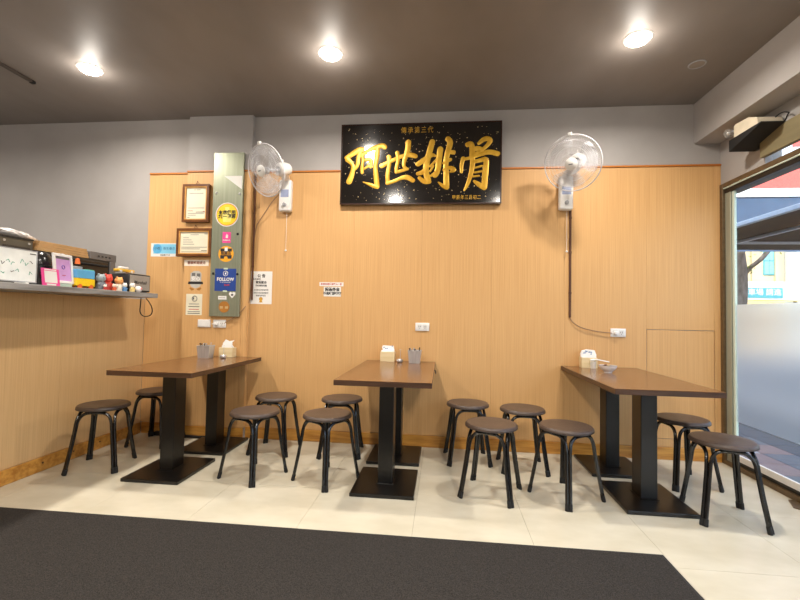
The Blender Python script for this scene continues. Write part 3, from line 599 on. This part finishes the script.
flat('pale_figure', [(-.035, -.07), (.035, -.07), (.05, .0), (.02, .03), (.02, .07), (-.02, .07), (-.02, .03), (-.05, 0)], plain('st_pale', (250, 232, 120)), t, -.0015, .0002)
text('本店使用', .042, INK, 'lettering', t, (0, -.0032, .018), bold=.0009); text('統一發票', .042, INK, 'lettering', t, (0, -.0032, -.02), bold=.0009)
t = thing('pink_sticker', 'small square pink sticker on the metal cover below the yellow one', 'sticker', (-1.990, CVY, 1.84))
flat('pink_sheet', rect(-.04, .04, -.05, .05), plain('st_pink', (236, 70, 150)), t); flat('white_emblem', [(-.008, -.005), (.012, -.005), (.014, .02), (0, .034), (-.006, .02)], PAPER, t, -.0007, .0003)
text('foodpanda', .016, PAPER, 'lettering', t, (0, -.0011, -.025), bold=.0005)
t = thing('round_sticker', 'round black and orange sticker on the metal cover above the blue poster', 'sticker', (-1.99, CVY, 1.688))
flat('orange_face', disc(.074), plain('st_orange2', (240, 165, 30)), t); flat('black_band', rect(-.055, .055, -.045, .05), INK, t, -.0007, .0002); flat('orange_band', rect(-.066, .066, -.012, .022), plain('st_orange2', (240, 165, 30)), t, -.001, .0002)
text('推薦店', .034, INK, 'lettering', t, (0, -.0026, .004), bold=.0004); flat('white_tag', rect(-.014, .014, .026, .06), PAPER, t, -.001, .0003); flat('orange_foot', [(-.02, -.05), (.02, -.05), (.012, -.024), (-.012, -.024)], plain('st_orange2', (240, 165, 30)), t, -.001, .0003)
t = thing('blue_poster', 'blue square poster reading FOLLOW taped on the metal cover', 'poster', (-1.988, CVY, 1.449))
flat('blue_sheet', rect(-.102, .102, -.103, .103), plain('po_blue', (24, 62, 140)), t)
text('FOLLOW', .044, PAPER, 'lettering', t, (0, -.0012, .003), bold=.0012, sx=.88, space=1.04); text('us on social media', .014, PAPER, 'lettering', t, (0, -.0012, -.022)); text('@ashih', .017, REDI, 'lettering', t, (.015, -.0012, -.047), bold=.0006)
MB().ring((0, 0, 0), .022, .0022, 28, 6, M=Matrix.Translation((0, -.001, .058)) @ Matrix.Rotation(PI / 2, 4, 'X')).build('ring_emblem', PAPER, t)
flat('emblem_mark', [(-.008, .05), (.006, .048), (.008, .07), (-.004, .066)], PAPER, t, -.0008, .0003)
for z in (.1, -.108): flat('tape', rect(-.02, .02, z - .004, z + .01), plain('tape_pale', (200, 214, 190)), t, -.0008, .0003)
t = thing('small_label', 'small white label on the metal cover beneath the blue poster', 'label', (-2.012, CVY, 1.284)); flat('label_sheet', rect(-.04, .04, -.016, .016), PAPER, t); flat('grey_line', rect(-.03, .03, -.002, .002), GINK, t, -.0008, .0003)
t = thing('heart_sticker', 'small white heart sticker on the metal cover, right below the blue poster', 'sticker', (-1.918, CVY, 1.312))
flat('heart_shape', [(.0, -.03), (.03, .0), (.03, .018), (.015, .028), (0, .016), (-.015, .028), (-.03, .018), (-.03, 0)], PAPER, t); flat('heart_mark', disc(.012, 16), GINK, t, -.0008, .0003)
t = thing('round_sticker', 'round brown ochre sticker at the foot of the metal cover', 'sticker', (-1.992, CVY, 1.20)); BRN = plain('st_brown', (170, 112, 40))
flat('brown_face', disc(.052), BRN, t)
for x in (-.028, .022): flat('pale_patch', rect(x - .012, x + .016, -.016, .006), plain('st_khaki', (190, 160, 110)), t, -.0008, .0003)
def frame(x0, x1, z0, z1, label, lines):
    w, h = x1 - x0, z1 - z0
    t = thing('certificate_frame', label, 'picture frame', (x0, FY - .012, z0), 0, 'framed certificates on the pillar')
    e = .024; q = MB()
    for b_ in ((0, w, -.022, .0118, 0, e), (0, w, -.022, .0118, h - e, h), (0, e, -.022, .0118, e, h - e), (w - e, w, -.022, .0118, e, h - e)): q.box(*b_, bev=.003, seg=1)
    q.build('frame', FRAMEW, t); q = MB(); e2 = e + .008
    for b_ in ((e, w - e, -.018, 0, e, e2), (e, w - e, -.018, 0, h - e2, h - e), (e, e2, -.018, 0, e2, h - e2), (w - e2, w - e, -.018, 0, e2, h - e2)): q.box(*b_)
    q.build('inner_edge', FRAMEG, t)
    p = MB().box(e2, w - e2, -.006, 0, e2, h - e2).build('certificate', CREAMP, t)
    for (a, b, c, m) in lines: MB().box(e2 + a * (w - 2 * e2), e2 + b * (w - 2 * e2), -.0066, -.0061, e2 + c * (h - 2 * e2) - .0024, e2 + c * (h - 2 * e2) + .0024).build('printed_line', m, p)
    MB().tube([(w / 2 - .014, .008, h + .006), (w / 2, .006, h + .03), (w / 2 + .022, .004, h + .006)], .0022, 6).sphere((w / 2, .006, h + .03), .006, 1).build('hanger', DARKW, t)
    return t
frame(-2.438, -2.176, 1.984, 2.342, 'upper framed certificate, upright, on the pillar left of the metal cover', [(.38, .46, .93, INK), (.5, .7, .93, GINK), (.15, .85, .82, GINK), (.1, .9, .35, GINK), (.08, .35, .26, REDI), (.5, .95, .22, INK), (.85, .93, .24, REDI), (.1, .9, .18, GINK), (.1, .5, .12, GINK), (.08, .2, .05, INK)])
frame(-2.482, -2.14, 1.663, 1.927, 'lower framed certificate, lying wide, on the pillar left of the metal cover', [(.35, .65, .86, GINK), (.1, .3, .72, GINK), (.1, .4, .62, GINK), (.1, .45, .52, GINK), (.1, .5, .42, GINK), (.05, .95, .28, GINK), (.05, .7, .2, GINK), (.75, .95, .12, INK), (.05, .95, .06, GINK), (.85, .95, .9, INK)])
t = thing('blue_notice', 'pale blue and white printed strip left of the lower framed certificate', 'notice', (-2.645, D - .0083, 1.735))
flat('sheet', rect(-.145, .145, -.064, .064), PAPER, t); flat('blue_field', rect(-.12, .145, -.036, .055), plain('no_blue', (130, 200, 230)), t, -.0007, .0003); flat('blue_disc', disc(.046, 28), plain('no_blue2', (90, 170, 215)), t, -.0011, .0003).location = (-.08, 0, .01)
text('小吃', .03, INK, 'lettering', t, (-.08, -.0015, .012)); text('衛生優良', .03, plain('ink_blue', (60, 110, 150)), 'lettering', t, (.04, -.0012, .012)); text('稽查日期  年  月', .014, INK, 'lettering', t, (0, -.0012, -.05), bold=.0003)
t = thing('white_strip_notice', 'small white printed strip under the lower framed certificate', 'notice', (-2.293, FY, 1.606))
flat('sheet', rect(-.12, .12, -.028, .028), plain('strip_cream', (236, 222, 204)), t); text('營業時間請洽', .03, plain('ink_brown', (130, 70, 50)), 'lettering', t, (0, -.001, 0), bold=.0006)
t = thing('shield_sticker', 'grey shield shaped sticker with a black ribbon on the pillar', 'sticker', (-2.295, FY, 1.438)); SG = plain('st_silver', (188, 184, 176), .4)
flat('shield', [(-.052, .07), (-.02, .093), (.03, .093), (.055, .07), (.055, -.03), (.04, -.055), (0, -.07), (-.04, -.055), (-.055, -.03)], SG, t); flat('black_ribbon', [(-.075, -.03), (.075, -.03), (.07, -.006), (-.07, -.006)], INK, t, -.0007, .0003)
text('安心', .045, PAPER, 'lettering', t, (0, -.0011, .02), bold=.0012); flat('dark_patch', rect(-.04, -.005, .045, .075), GINK, t, -.0007, .0003); flat('dark_patch', rect(.01, .045, .04, .07), GINK, t, -.0007, .0003)
for s_ in (-1, 1): flat('leaf_sprig', [(s_ * .01, -.075), (s_ * .05, -.06), (s_ * .06, -.07), (s_ * .04, -.09), (s_ * .02, -.085)], BRN, t)
t = thing('white_notice', 'small upright white notice with a round logo on the pillar, above the blank plate', 'notice', (-2.303, FY, 1.218))
flat('sheet', rect(-.079, .079, -.098, .098), CREAMP, t); MB().ring((0, 0, 0), .024, .003, 24, 6, M=Matrix.Translation((.004, -.001, .055)) @ Matrix.Rotation(PI / 2, 4, 'X')).build('ring_logo', GINK, t)
flat('logo_mark', rect(-.014, 0, .045, .066), GINK, t, -.0007, .0003)
for z, a, m in ((.005, .05, GINK), (-.02, .055, INK), (-.045, .05, REDI), (-.066, .06, GINK), (-.082, .06, INK)): flat('printed_line', rect(-a, a, z - .003, z + .003), m, t, -.0007, .0003)
# notices on the back wall
t = thing('white_notice', 'upright white notice sheet with a gold rosette, on the back wall right of the pillar', 'notice', (-1.680, D - .0083, 1.386))
flat('sheet', rect(-.104, .104, -.152, .152), PAPER, t)
for s_, z, b in (('公告', .03, 0),): text('公 告', .034, INK, 'lettering', t, (0, -.001, .108), bold=.001)
text('各位顧客', .02, INK, 'lettering', t, (-.045, -.001, .078)); text('敬請配合', .026, INK, 'lettering', t, (-.0, -.001, .048), bold=.0008); text('謝謝您的光臨', .018, INK, 'lettering', t, (0, -.001, .018), bold=.0004)
text('本店採先付款後取餐', .016, INK, 'lettering', t, (0, -.001, -.022)); text('請保持用餐環境整潔', .016, INK, 'lettering', t, (0, -.001, -.05)); text('感謝您的配合', .016, INK, 'lettering', t, (0, -.001, -.075))
GR2 = plain('rosette_gold', (200, 150, 40)); flat('rosette_ribbon', [(-.018, -.142), (-.006, -.135), (0, -.142), (.006, -.135), (.018, -.142), (.008, -.11), (-.008, -.11)], GR2, t, -.0007, .0003)
flat('rosette', disc(.018, 16), GR2, t, -.0011, .0003).location = (0, 0, -.105); flat('corner_star', disc(.013, 5), plain('star_yel', (236, 210, 60)), t, -.0007, .0003).location = (-.085, 0, .13)
t = thing('wall_notice', 'narrow white strip with red characters, topmost of two small notices on the back wall', 'notice', (-1.014, D - .0083, 1.426)); flat('sheet', rect(-.112, .112, -.018, .018), PAPER, t); text('本店內用低消每人一份', .02, REDI, 'lettering', t, (0, -.001, 0), bold=.0006)
t = thing('wall_notice', 'white card with two bold rows of black characters under a narrow strip, back wall', 'notice', (-1.004, D - .0083, 1.358)); flat('sheet', rect(-.08, .08, -.044, .044), PAPER, t)
text('禁帶外食', .034, INK, 'lettering', t, (0, -.001, .018), bold=.0018); text('請勿吸菸謝謝', .028, INK, 'lettering', t, (0, -.001, -.018), bold=.0016)
# ================================================================== COUNTER AND WHAT STANDS ON IT
LZ = 1.302
t = thing('counter_ledge', 'grey slate-look counter ledge on top of the left partition', 'counter', (-2.46, 0, 1.2625))
MB().box(-.50, 0, -2.0, 3.402, .0005, .039, bev=.002, seg=1).build('slab', LEDGE, t); MB().box(-.48, -.39, -2.0, 3.40, -.03, .0).build('support_batten', BLACKM, t) if False else None
t = thing('hanging_cable', 'thin black cable loop hanging below the end of the counter ledge', 'cable', (-2.60, 3.40, 1.262))
MB().tube(chaikin([(0, -.02, 0), (-.002, -.02, -.06), (-.015, -.01, -.13), (.02, 0, -.165), (.075, .02, -.15), (.075, .03, -.09), (.045, .02, -.03), (.03, 0, -.001)], 3), .0045, 6).build('cable', RUBBER, t, smooth=True)
# whiteboard
t = thing('whiteboard', 'small white board with green handwriting standing on the counter ledge', 'whiteboard', (-2.56, 2.395, LZ), 0)
MB().box(-.008, .004, -.42, 0, .012, .213, bev=.003).build('board', plain('board_white', (246, 250, 248), .25), t)
MB().box(.0042, .006, -.42, 0, .012, .018).box(.0042, .006, -.42, 0, .207, .213).box(.0042, .006, -.006, 0, .018, .207).build('border', GPLAS, t)
for y in (-.09, -.33): MB().box(-.05, .03, y, y + .02, 0.0005, .012, bev=.002).build('foot', WPLAS, t)
GRN = plain('marker_green', (70, 170, 140)); rr = random.Random(5)
for k in range(16):
    y = -.03 - (k % 8) * .028; z = (.13 if k < 8 else .07) + rr.uniform(-.008, .008)
    if k in (3, 9, 10, 13): continue
    MB().tube([(.0052, y, z), (.0052, y - rr.uniform(.004, .016), z + rr.uniform(-.02, .02)), (.0052, y - .02, z + rr.uniform(-.014, .014))], .0018, 4).build('marker_stroke', GRN if k % 3 else INK, t)
MB().box(.0052, .0065, -.05, -.012, .188, .193).build('marker_stroke', INK, t)
# pink card and white framed picture
LEAN = lambda a: (0, -a, 0)
t = thing('payment_card', 'pink bordered white card in a stand at the front edge of the counter ledge', 'card', (-2.535, 2.42, LZ), math.radians(-8))
t.rotation_euler = (0, math.radians(-8), math.radians(4))
MB().box(-.004, 0, -.002, .132, .0005, .116, bev=.001).build('card', plain('card_pink', (236, 70, 150)), t)
MB().box(.0002, .001, .018, .112, .022, .10).build('white_field', PAPER, t); MB().box(.0002, .0012, .02, .11, .104, .111).build('white_line', PAPER, t); MB().box(.0002, .0012, .03, .1, .006, .016).build('white_line', PAPER, t)
MB().box(-.05, 0, .04, .09, -.004, .0004).build('stand', plain('stand_clear', (210, 210, 214), .2), t)
t = thing('framed_notice', 'white framed lilac picture standing on the counter behind the pink card', 'picture frame', (-2.60, 2.575, LZ)); t.rotation_euler = (0, math.radians(-7), math.radians(6))
q = MB()
for b_ in ((-.014, 0, 0, .165, .03, .048), (-.014, 0, 0, .165, .218, .236), (-.014, 0, 0, .018, .048, .218), (-.014, 0, .147, .165, .048, .218)): q.box(*b_, bev=.002, seg=1)
q.build('frame', WPLAS, t); LIL = MB().box(-.01, -.006, .018, .147, .048, .218).build('lilac_sheet', plain('lilac', (206, 156, 214)), t)
MB().box(-.0058, -.005, .022, .143, .2, .216).build('grey_header', GINK, LIL); MB().ring((0, 0, 0), .012, .0025, 20, 6, M=Matrix.Translation((-.005, .083, .145)) @ Matrix.Rotation(PI / 2, 4, 'Y')).build('ring_mark', plain('violet', (96, 60, 150)), LIL)
MB().box(-.0058, -.005, .07, .1, .085, .089).build('red_line', REDI, LIL); MB().box(-.06, .0, .02, .145, .0005, .028, bev=.003).build('stand', plain('stand_green', (170, 190, 176), .4), t)
t = thing('black_pot', 'rounded black pot behind the white framed picture', 'pot', (-2.80, 2.64, LZ))
MB().lathe([(0, 0), (.055, 0), (.066, .02), (.07, .09), (.074, .14), (.07, .2), (.05, .235), (.02, .25), (0, .252)], 32).build('pot_body', plain('gloss_black', (30, 27, 26), .2), t, smooth=True)
MB().ring((0, 0, .15), .073, .004, 32, 6).build('rim', BLACKM, t, smooth=True)
t = thing('black_pot', 'smaller black pot to the right behind the white framed picture', 'pot', (-2.84, 2.83, LZ))
MB().lathe([(0, 0), (.05, 0), (.056, .04), (.056, .2), (.045, .235), (.02, .25), (0, .25)], 32).build('pot_body', plain('gloss_black', (30, 27, 26), .2), t, smooth=True)
MB().tube(chaikin([(.02, -.04, .235), (.03, 0, .265), (.02, .04, .235)]), .005, 6).build('handle', CHROME, t, smooth=True)
t = thing('toy_truck', 'blue and yellow toy box truck with orange wheels on the counter ledge', 'toy', (-2.60, 2.735, LZ), math.radians(2))
MB().box(-.06, 0, 0, .165, .022, .078, bev=.004).build('yellow_body', plain('toy_yellow', (250, 208, 24), .35), t); MB().box(-.058, -.001, .0, .162, .0785, .14, bev=.004).build('blue_box', plain('toy_blue', (96, 178, 226), .35), t)
MB().box(-.05, -.004, .1, .158, .1402, .147, bev=.002).build('green_lid', plain('toy_green', (100, 190, 160)), t)
for y in (.03, .13):
    for x in (-.056, -.004): MB().lathe([(0, -.005), (.018, -.005), (.018, .005), (0, .005)], 20, M=Matrix.Translation((x, y, .018)) @ Matrix.Rotation(PI / 2, 4, 'Y')).build('wheel', plain('toy_orange', (236, 110, 40)), t)
t = thing('small_box', 'small grey box with an orange cap behind the toy truck', 'box', (-2.72, 2.84, LZ)); MB().box(-.03, .03, -.035, .035, .0005, .17, bev=.004).build('box_body', GPLAS, t); MB().lathe([(0, .19), (.018, .19), (.012, .23), (0, .235)], 16).build('cap', plain('toy_orange', (236, 110, 40)), t, (0, .02, 0))
def figurine(x, y, h, cb, ch, label, arms=True):
    t = thing('toy_figure', label, 'toy', (x, y, LZ), 0, 'small toy figures on the counter ledge'); b_ = plain('fig%d_%d_%d' % cb, cb, .4); a_ = plain('fig%d_%d_%d' % ch, ch, .4)
    MB().lathe([(0, .0), (.22 * h, .0), (.25 * h, .1 * h), (.24 * h, .3 * h), (.16 * h, .52 * h), (.08 * h, .58 * h), (0, .58 * h)], 20).build('body', b_, t, smooth=True)
    hd = MB().sphere((0, 0, .74 * h), .26 * h, 3, (1, 1.05, .95)).build('head', a_, t, smooth=True)
    for s_ in (-1, 1):
        MB().sphere((.02 * h, s_ * .19 * h, .95 * h), .075 * h, 2).build('ear', a_, hd, smooth=True)
        if arms: MB().tube([(.05 * h, s_ * .15 * h, .48 * h), (.14 * h, s_ * .3 * h, .32 * h)], [.07 * h, .06 * h], 8).build('arm', b_, t, smooth=True)
        MB().sphere((.23 * h, s_ * .09 * h, .76 * h), .03 * h, 1).build('eye', INK, hd, smooth=True)
    return t
figurine(-2.60, 2.945, .125, (120, 124, 132), (150, 160, 164), 'grey toy figure right of the blue and yellow toy truck')
figurine(-2.61, 3.022, .13, (200, 60, 46), (232, 70, 54), 'red toy figure in the middle of the toy row')
figurine(-2.55, 3.02, .055, (220, 90, 40), (240, 210, 190), 'tiny orange toy figure at the ledge front, before the red one')
figurine(-2.55, 2.93, .045, (206, 50, 40), (236, 220, 210), 'tiny red toy figure at the ledge front, before the grey one')
figurine(-2.58, 3.10, .115, (240, 226, 206), (240, 170, 96), 'cream toy figure with an orange head right of the red figure')
figurine(-2.545, 3.12, .07, (90, 140, 190), (240, 236, 230), 'small white headed toy figure in a blue shirt')
figurine(-2.53, 3.185, .075, (236, 206, 130), (244, 240, 234), 'small white headed toy figure in a yellow shirt')
t = thing('toy_ball', 'small white and pink ball in front of the speaker', 'toy', (-2.515, 3.235, LZ)); MB().sphere((0, 0, .027), .027, 3).build('ball', plain('ball_white', (240, 232, 230), .4), t, smooth=True)
MB().sphere((.018, 0.004, .03), .014, 2, (.8, 1, 1)).build('pink_patch', plain('ball_pink', (226, 130, 130)), t, smooth=True)
# speaker
t = thing('speaker', 'black box speaker with a grey cloth front at the end of the counter ledge', 'speaker', (-2.56, 3.175, LZ + .0005), math.radians(-7))
MB().box(-.17, 0, 0, .225, .008, .155, bev=.008, seg=2).build('cabinet', plain('speaker_black', (34, 30, 30), .5), t, smooth=True)
g_ = MB().box(.0005, .005, .012, .213, .02, .143, bev=.002).build('grille', mat('grille_cloth', (172, 162, 150), .9, c2=(140, 131, 122), scale=(400, 400, 400), bump=.4), t)
text('Marshall', .038, plain('speaker_logo', (52, 46, 42)), 'lettering', g_, (.0056, .1125, .085), rot=(PI / 2, 0, PI / 2), shear=.3, bold=.0006)
MB().box(-.15, -.02, .03, .195, .1552, .158, bev=.001).build('brass_panel', plain('brass', (190, 150, 80), .3, metal=.8), t)
for y in (.03, .19): MB().box(-.15, -.02, y, y + .02, 0, .0078).build('foot', RUBBER, t)
t = thing('toy_car', 'yellow and white toy car on top of the speaker', 'toy', (-2.68, 3.20, LZ + .162), math.radians(-9))
MB().box(0, .05, -.04, .12, .008, .03, bev=.006).build('car_body', plain('car_yellow', (226, 180, 60), .3), t, smooth=True); MB().box(.005, .045, -.01, .07, .0302, .05, bev=.008).build('cabin', WPLAS, t, smooth=True)
for y in (-.012, .09):
    for x in (0, .05): MB().lathe([(0, -.004), (.011, -.004), (.011, .004), (0, .004)], 16, M=Matrix.Translation((x, y, .0115)) @ Matrix.Rotation(PI / 2, 4, 'Y')).build('wheel', plain('wheel_white', (226, 220, 214)), t)
# oven on the kitchen counter
t = thing('kitchen_counter', 'dark kitchen counter hidden behind the partition', 'counter', (-3.9, 1.2, 0)); MB().box(0, .93, 0, 2.5, .0005, 1.16).build('cabinet', BLACKM, t); MB().box(-.02, .945, -.02, 2.5, 1.1605, 1.195, bev=.003).build('worktop', CHROME, t)
t = thing('oven', 'large dark countertop oven with cardboard on top behind the counter ledge', 'oven', (-3.0, 2.80, 1.1955))
DO = plain('oven_dark', (54, 50, 46), .35); GO = plain('oven_grey', (112, 108, 106), .4, metal=.2)
MB().box(-.42, 0, 0, .74, 0, .39, bev=.004).build('oven_body', DO, t); MB().box(-.42, .003, .47, .76, .391, .458, bev=.004).build('control_panel', GO, t)
MB().box(.0005, .012, .03, .66, .04, .37, bev=.003).build('glass_door', plain('oven_glass', (36, 33, 32), .12), t); MB().box(.0005, .014, .68, .739, .0, .389, bev=.003).build('grey_edge', GO, t)
MB().tube([(.014, .06, .34), (.04, .07, .34), (.04, .62, .34), (.014, .63, .34)], .007, 8).build('door_handle', RUBBER, t, smooth=True)
for k in range(4): MB().box(.0035, .005, .55 + k * .04, .57 + k * .04, .418, .43).build('key', RUBBER, t)
t = thing('steel_bin', 'dark square metal bin with rivets left of the oven, under the plastic bag', 'bin', (-3.02, 2.555, 1.1955))
OST = plain('olive_steel', (98, 94, 84), .35, metal=.4)
MB().box(-.33, 0, 0, .237, 0, .455, bev=.005).build('bin_body', OST, t); MB().box(-.335, .004, -.004, .240, .4555, .467, bev=.003).build('lid', DO, t)
MB().box(.0005, .004, .02, .215, .33, .40, bev=.001).build('recess_plate', DO, t)
for y in (.03, .205): MB().lathe([(0, .004), (.008, .004), (.008, 0)], 12, M=Matrix.Translation((.0005, y, .43)) @ Matrix.Rotation(PI / 2, 4, 'Y')).build('rivet', CHROME, t)
CB = plain('cardboard', (178, 140, 92), .8); t = thing('cardboard_stack', 'flat brown cardboard sheets stacked on the dark oven', 'cardboard', (-3.0, 2.80, 1.5868))
for k in range(4): MB().box(-.4, .002 - k * .003, .0 + k * .01, .46 - k * .004, k * .0195, k * .0195 + .0175, bev=.001, seg=1).build('sheet', CB, t)
t = thing('plastic_bag', 'crumpled white plastic bag lying on top of the dark oven', 'bag', (-3.11, 2.765, 1.671))
q = MB(); g = bmesh.ops.create_icosphere(q.bm, subdivisions=4, radius=1); rr = random.Random(2)
from mathutils import noise
for v in g['verts']:
    c = v.co.copy(); k = max(0, (1 - (c.y + 1) / 2)) ** .7 * .8 + .2; nz = 1 + .16 * noise.noise(c * 3.1) + .1 * noise.noise(c * 7)
    v.co = Vector((c.x * .07 * k * nz, c.y * .14 * nz, max(0, (c.z * .6 + .5)) * .058 * k * nz))
q.build('bag_body', mat('bag_plastic', (226, 220, 216), .3, c2=(200, 194, 190), scale=(30, 30, 30), bump=.6), t, smooth=True)
MB().box(-.08, .06, -.15, .118, -.08, -.0012).build('flour_tin', plain('olive_steel', (98, 94, 84)), t) if False else None
# ================================================================== EMERGENCY LIGHT
t = thing('emergency_light', 'cream emergency lamp on a black tray beside the beam, above the window', 'lamp', (XR - .001, 3.05, 2.43))
YZ = Matrix(((0, 0, 1, 0), (1, 0, 0, 0), (0, 1, 0, 0), (0, 0, 0, 1)))
MB().prism([(-.03, .078), (.29, 0), (.29, .085), (-.03, .085)], -.185, -.012, M=YZ).build('tray', RUBBER, t); MB().box(-.012, 0, .0, .29, .0, .09).build('wall_bracket', BLACKM, t)
MB().prism([(.01, .0855), (.25, .0855), (.25, .175), (.235, .185), (.10, .175), (.02, .135)], -.175, -.015, M=YZ).build('lamp_body', plain('cream_plastic', (226, 214, 190), .4), t, smooth=True)
MB().tube([(-.10, .25, .14), (-.14, .27, .15), (-.165, .29, .155)], .008, 8).build('lamp_arm', GPLAS, t, smooth=True)
MB().sphere((-.175, .31, .15), .032, 3).build('lamp_globe', clearplastic('globe_glass', (200, 198, 194), .25), t, smooth=True)
MB().sphere((-.175, .31, .15), .012, 2).build('bulb', WPLAS, t, smooth=True)
MB().tube(chaikin([(-.06, .03, .13), (-.05, -.02, .15), (-.03, -.06, .13), (-.06, -.08, .10), (-.03, -.03, .09), (-.03, 0.02, .09)]), .004, 6).build('power_cord', RUBBER, t, smooth=True)
# cables on the floor at the back of the left table
t = thing('floor_cable', 'black cables lying on the floor along the baseboard behind the left table', 'cable', (-2.72, CY - .05, .0))
MB().tube(chaikin([(0, .06, .02), (.15, .05, .012), (.29, .0, .008), (.5, 0.005, .01), (.7, -.005, .008), (.9, .0, .01)]), .0075, 6).tube(chaikin([(.02, .03, .01), (.2, .02, .03), (.3, -.01, .03), (.55, -.012, .025), (.92, .01, .02)]), .006, 6).build('cable', RUBBER, t, smooth=True)
MB().box(.08, .20, .02, .065, .001, .035, bev=.004).build('power_strip', RUBBER, t)
# door stop mat outside corner
t = thing('floor_guide', 'dark brown door track plate on the floor by the glass at the right edge', 'floor plate', (2.2, 2.9, .0))
MB().prism([(0, .0), (.095, -.1), (.095, .12), (.06, .12)], .0005, .006).build('plate', BRONZE, t)
bpy.context.view_layer.update()
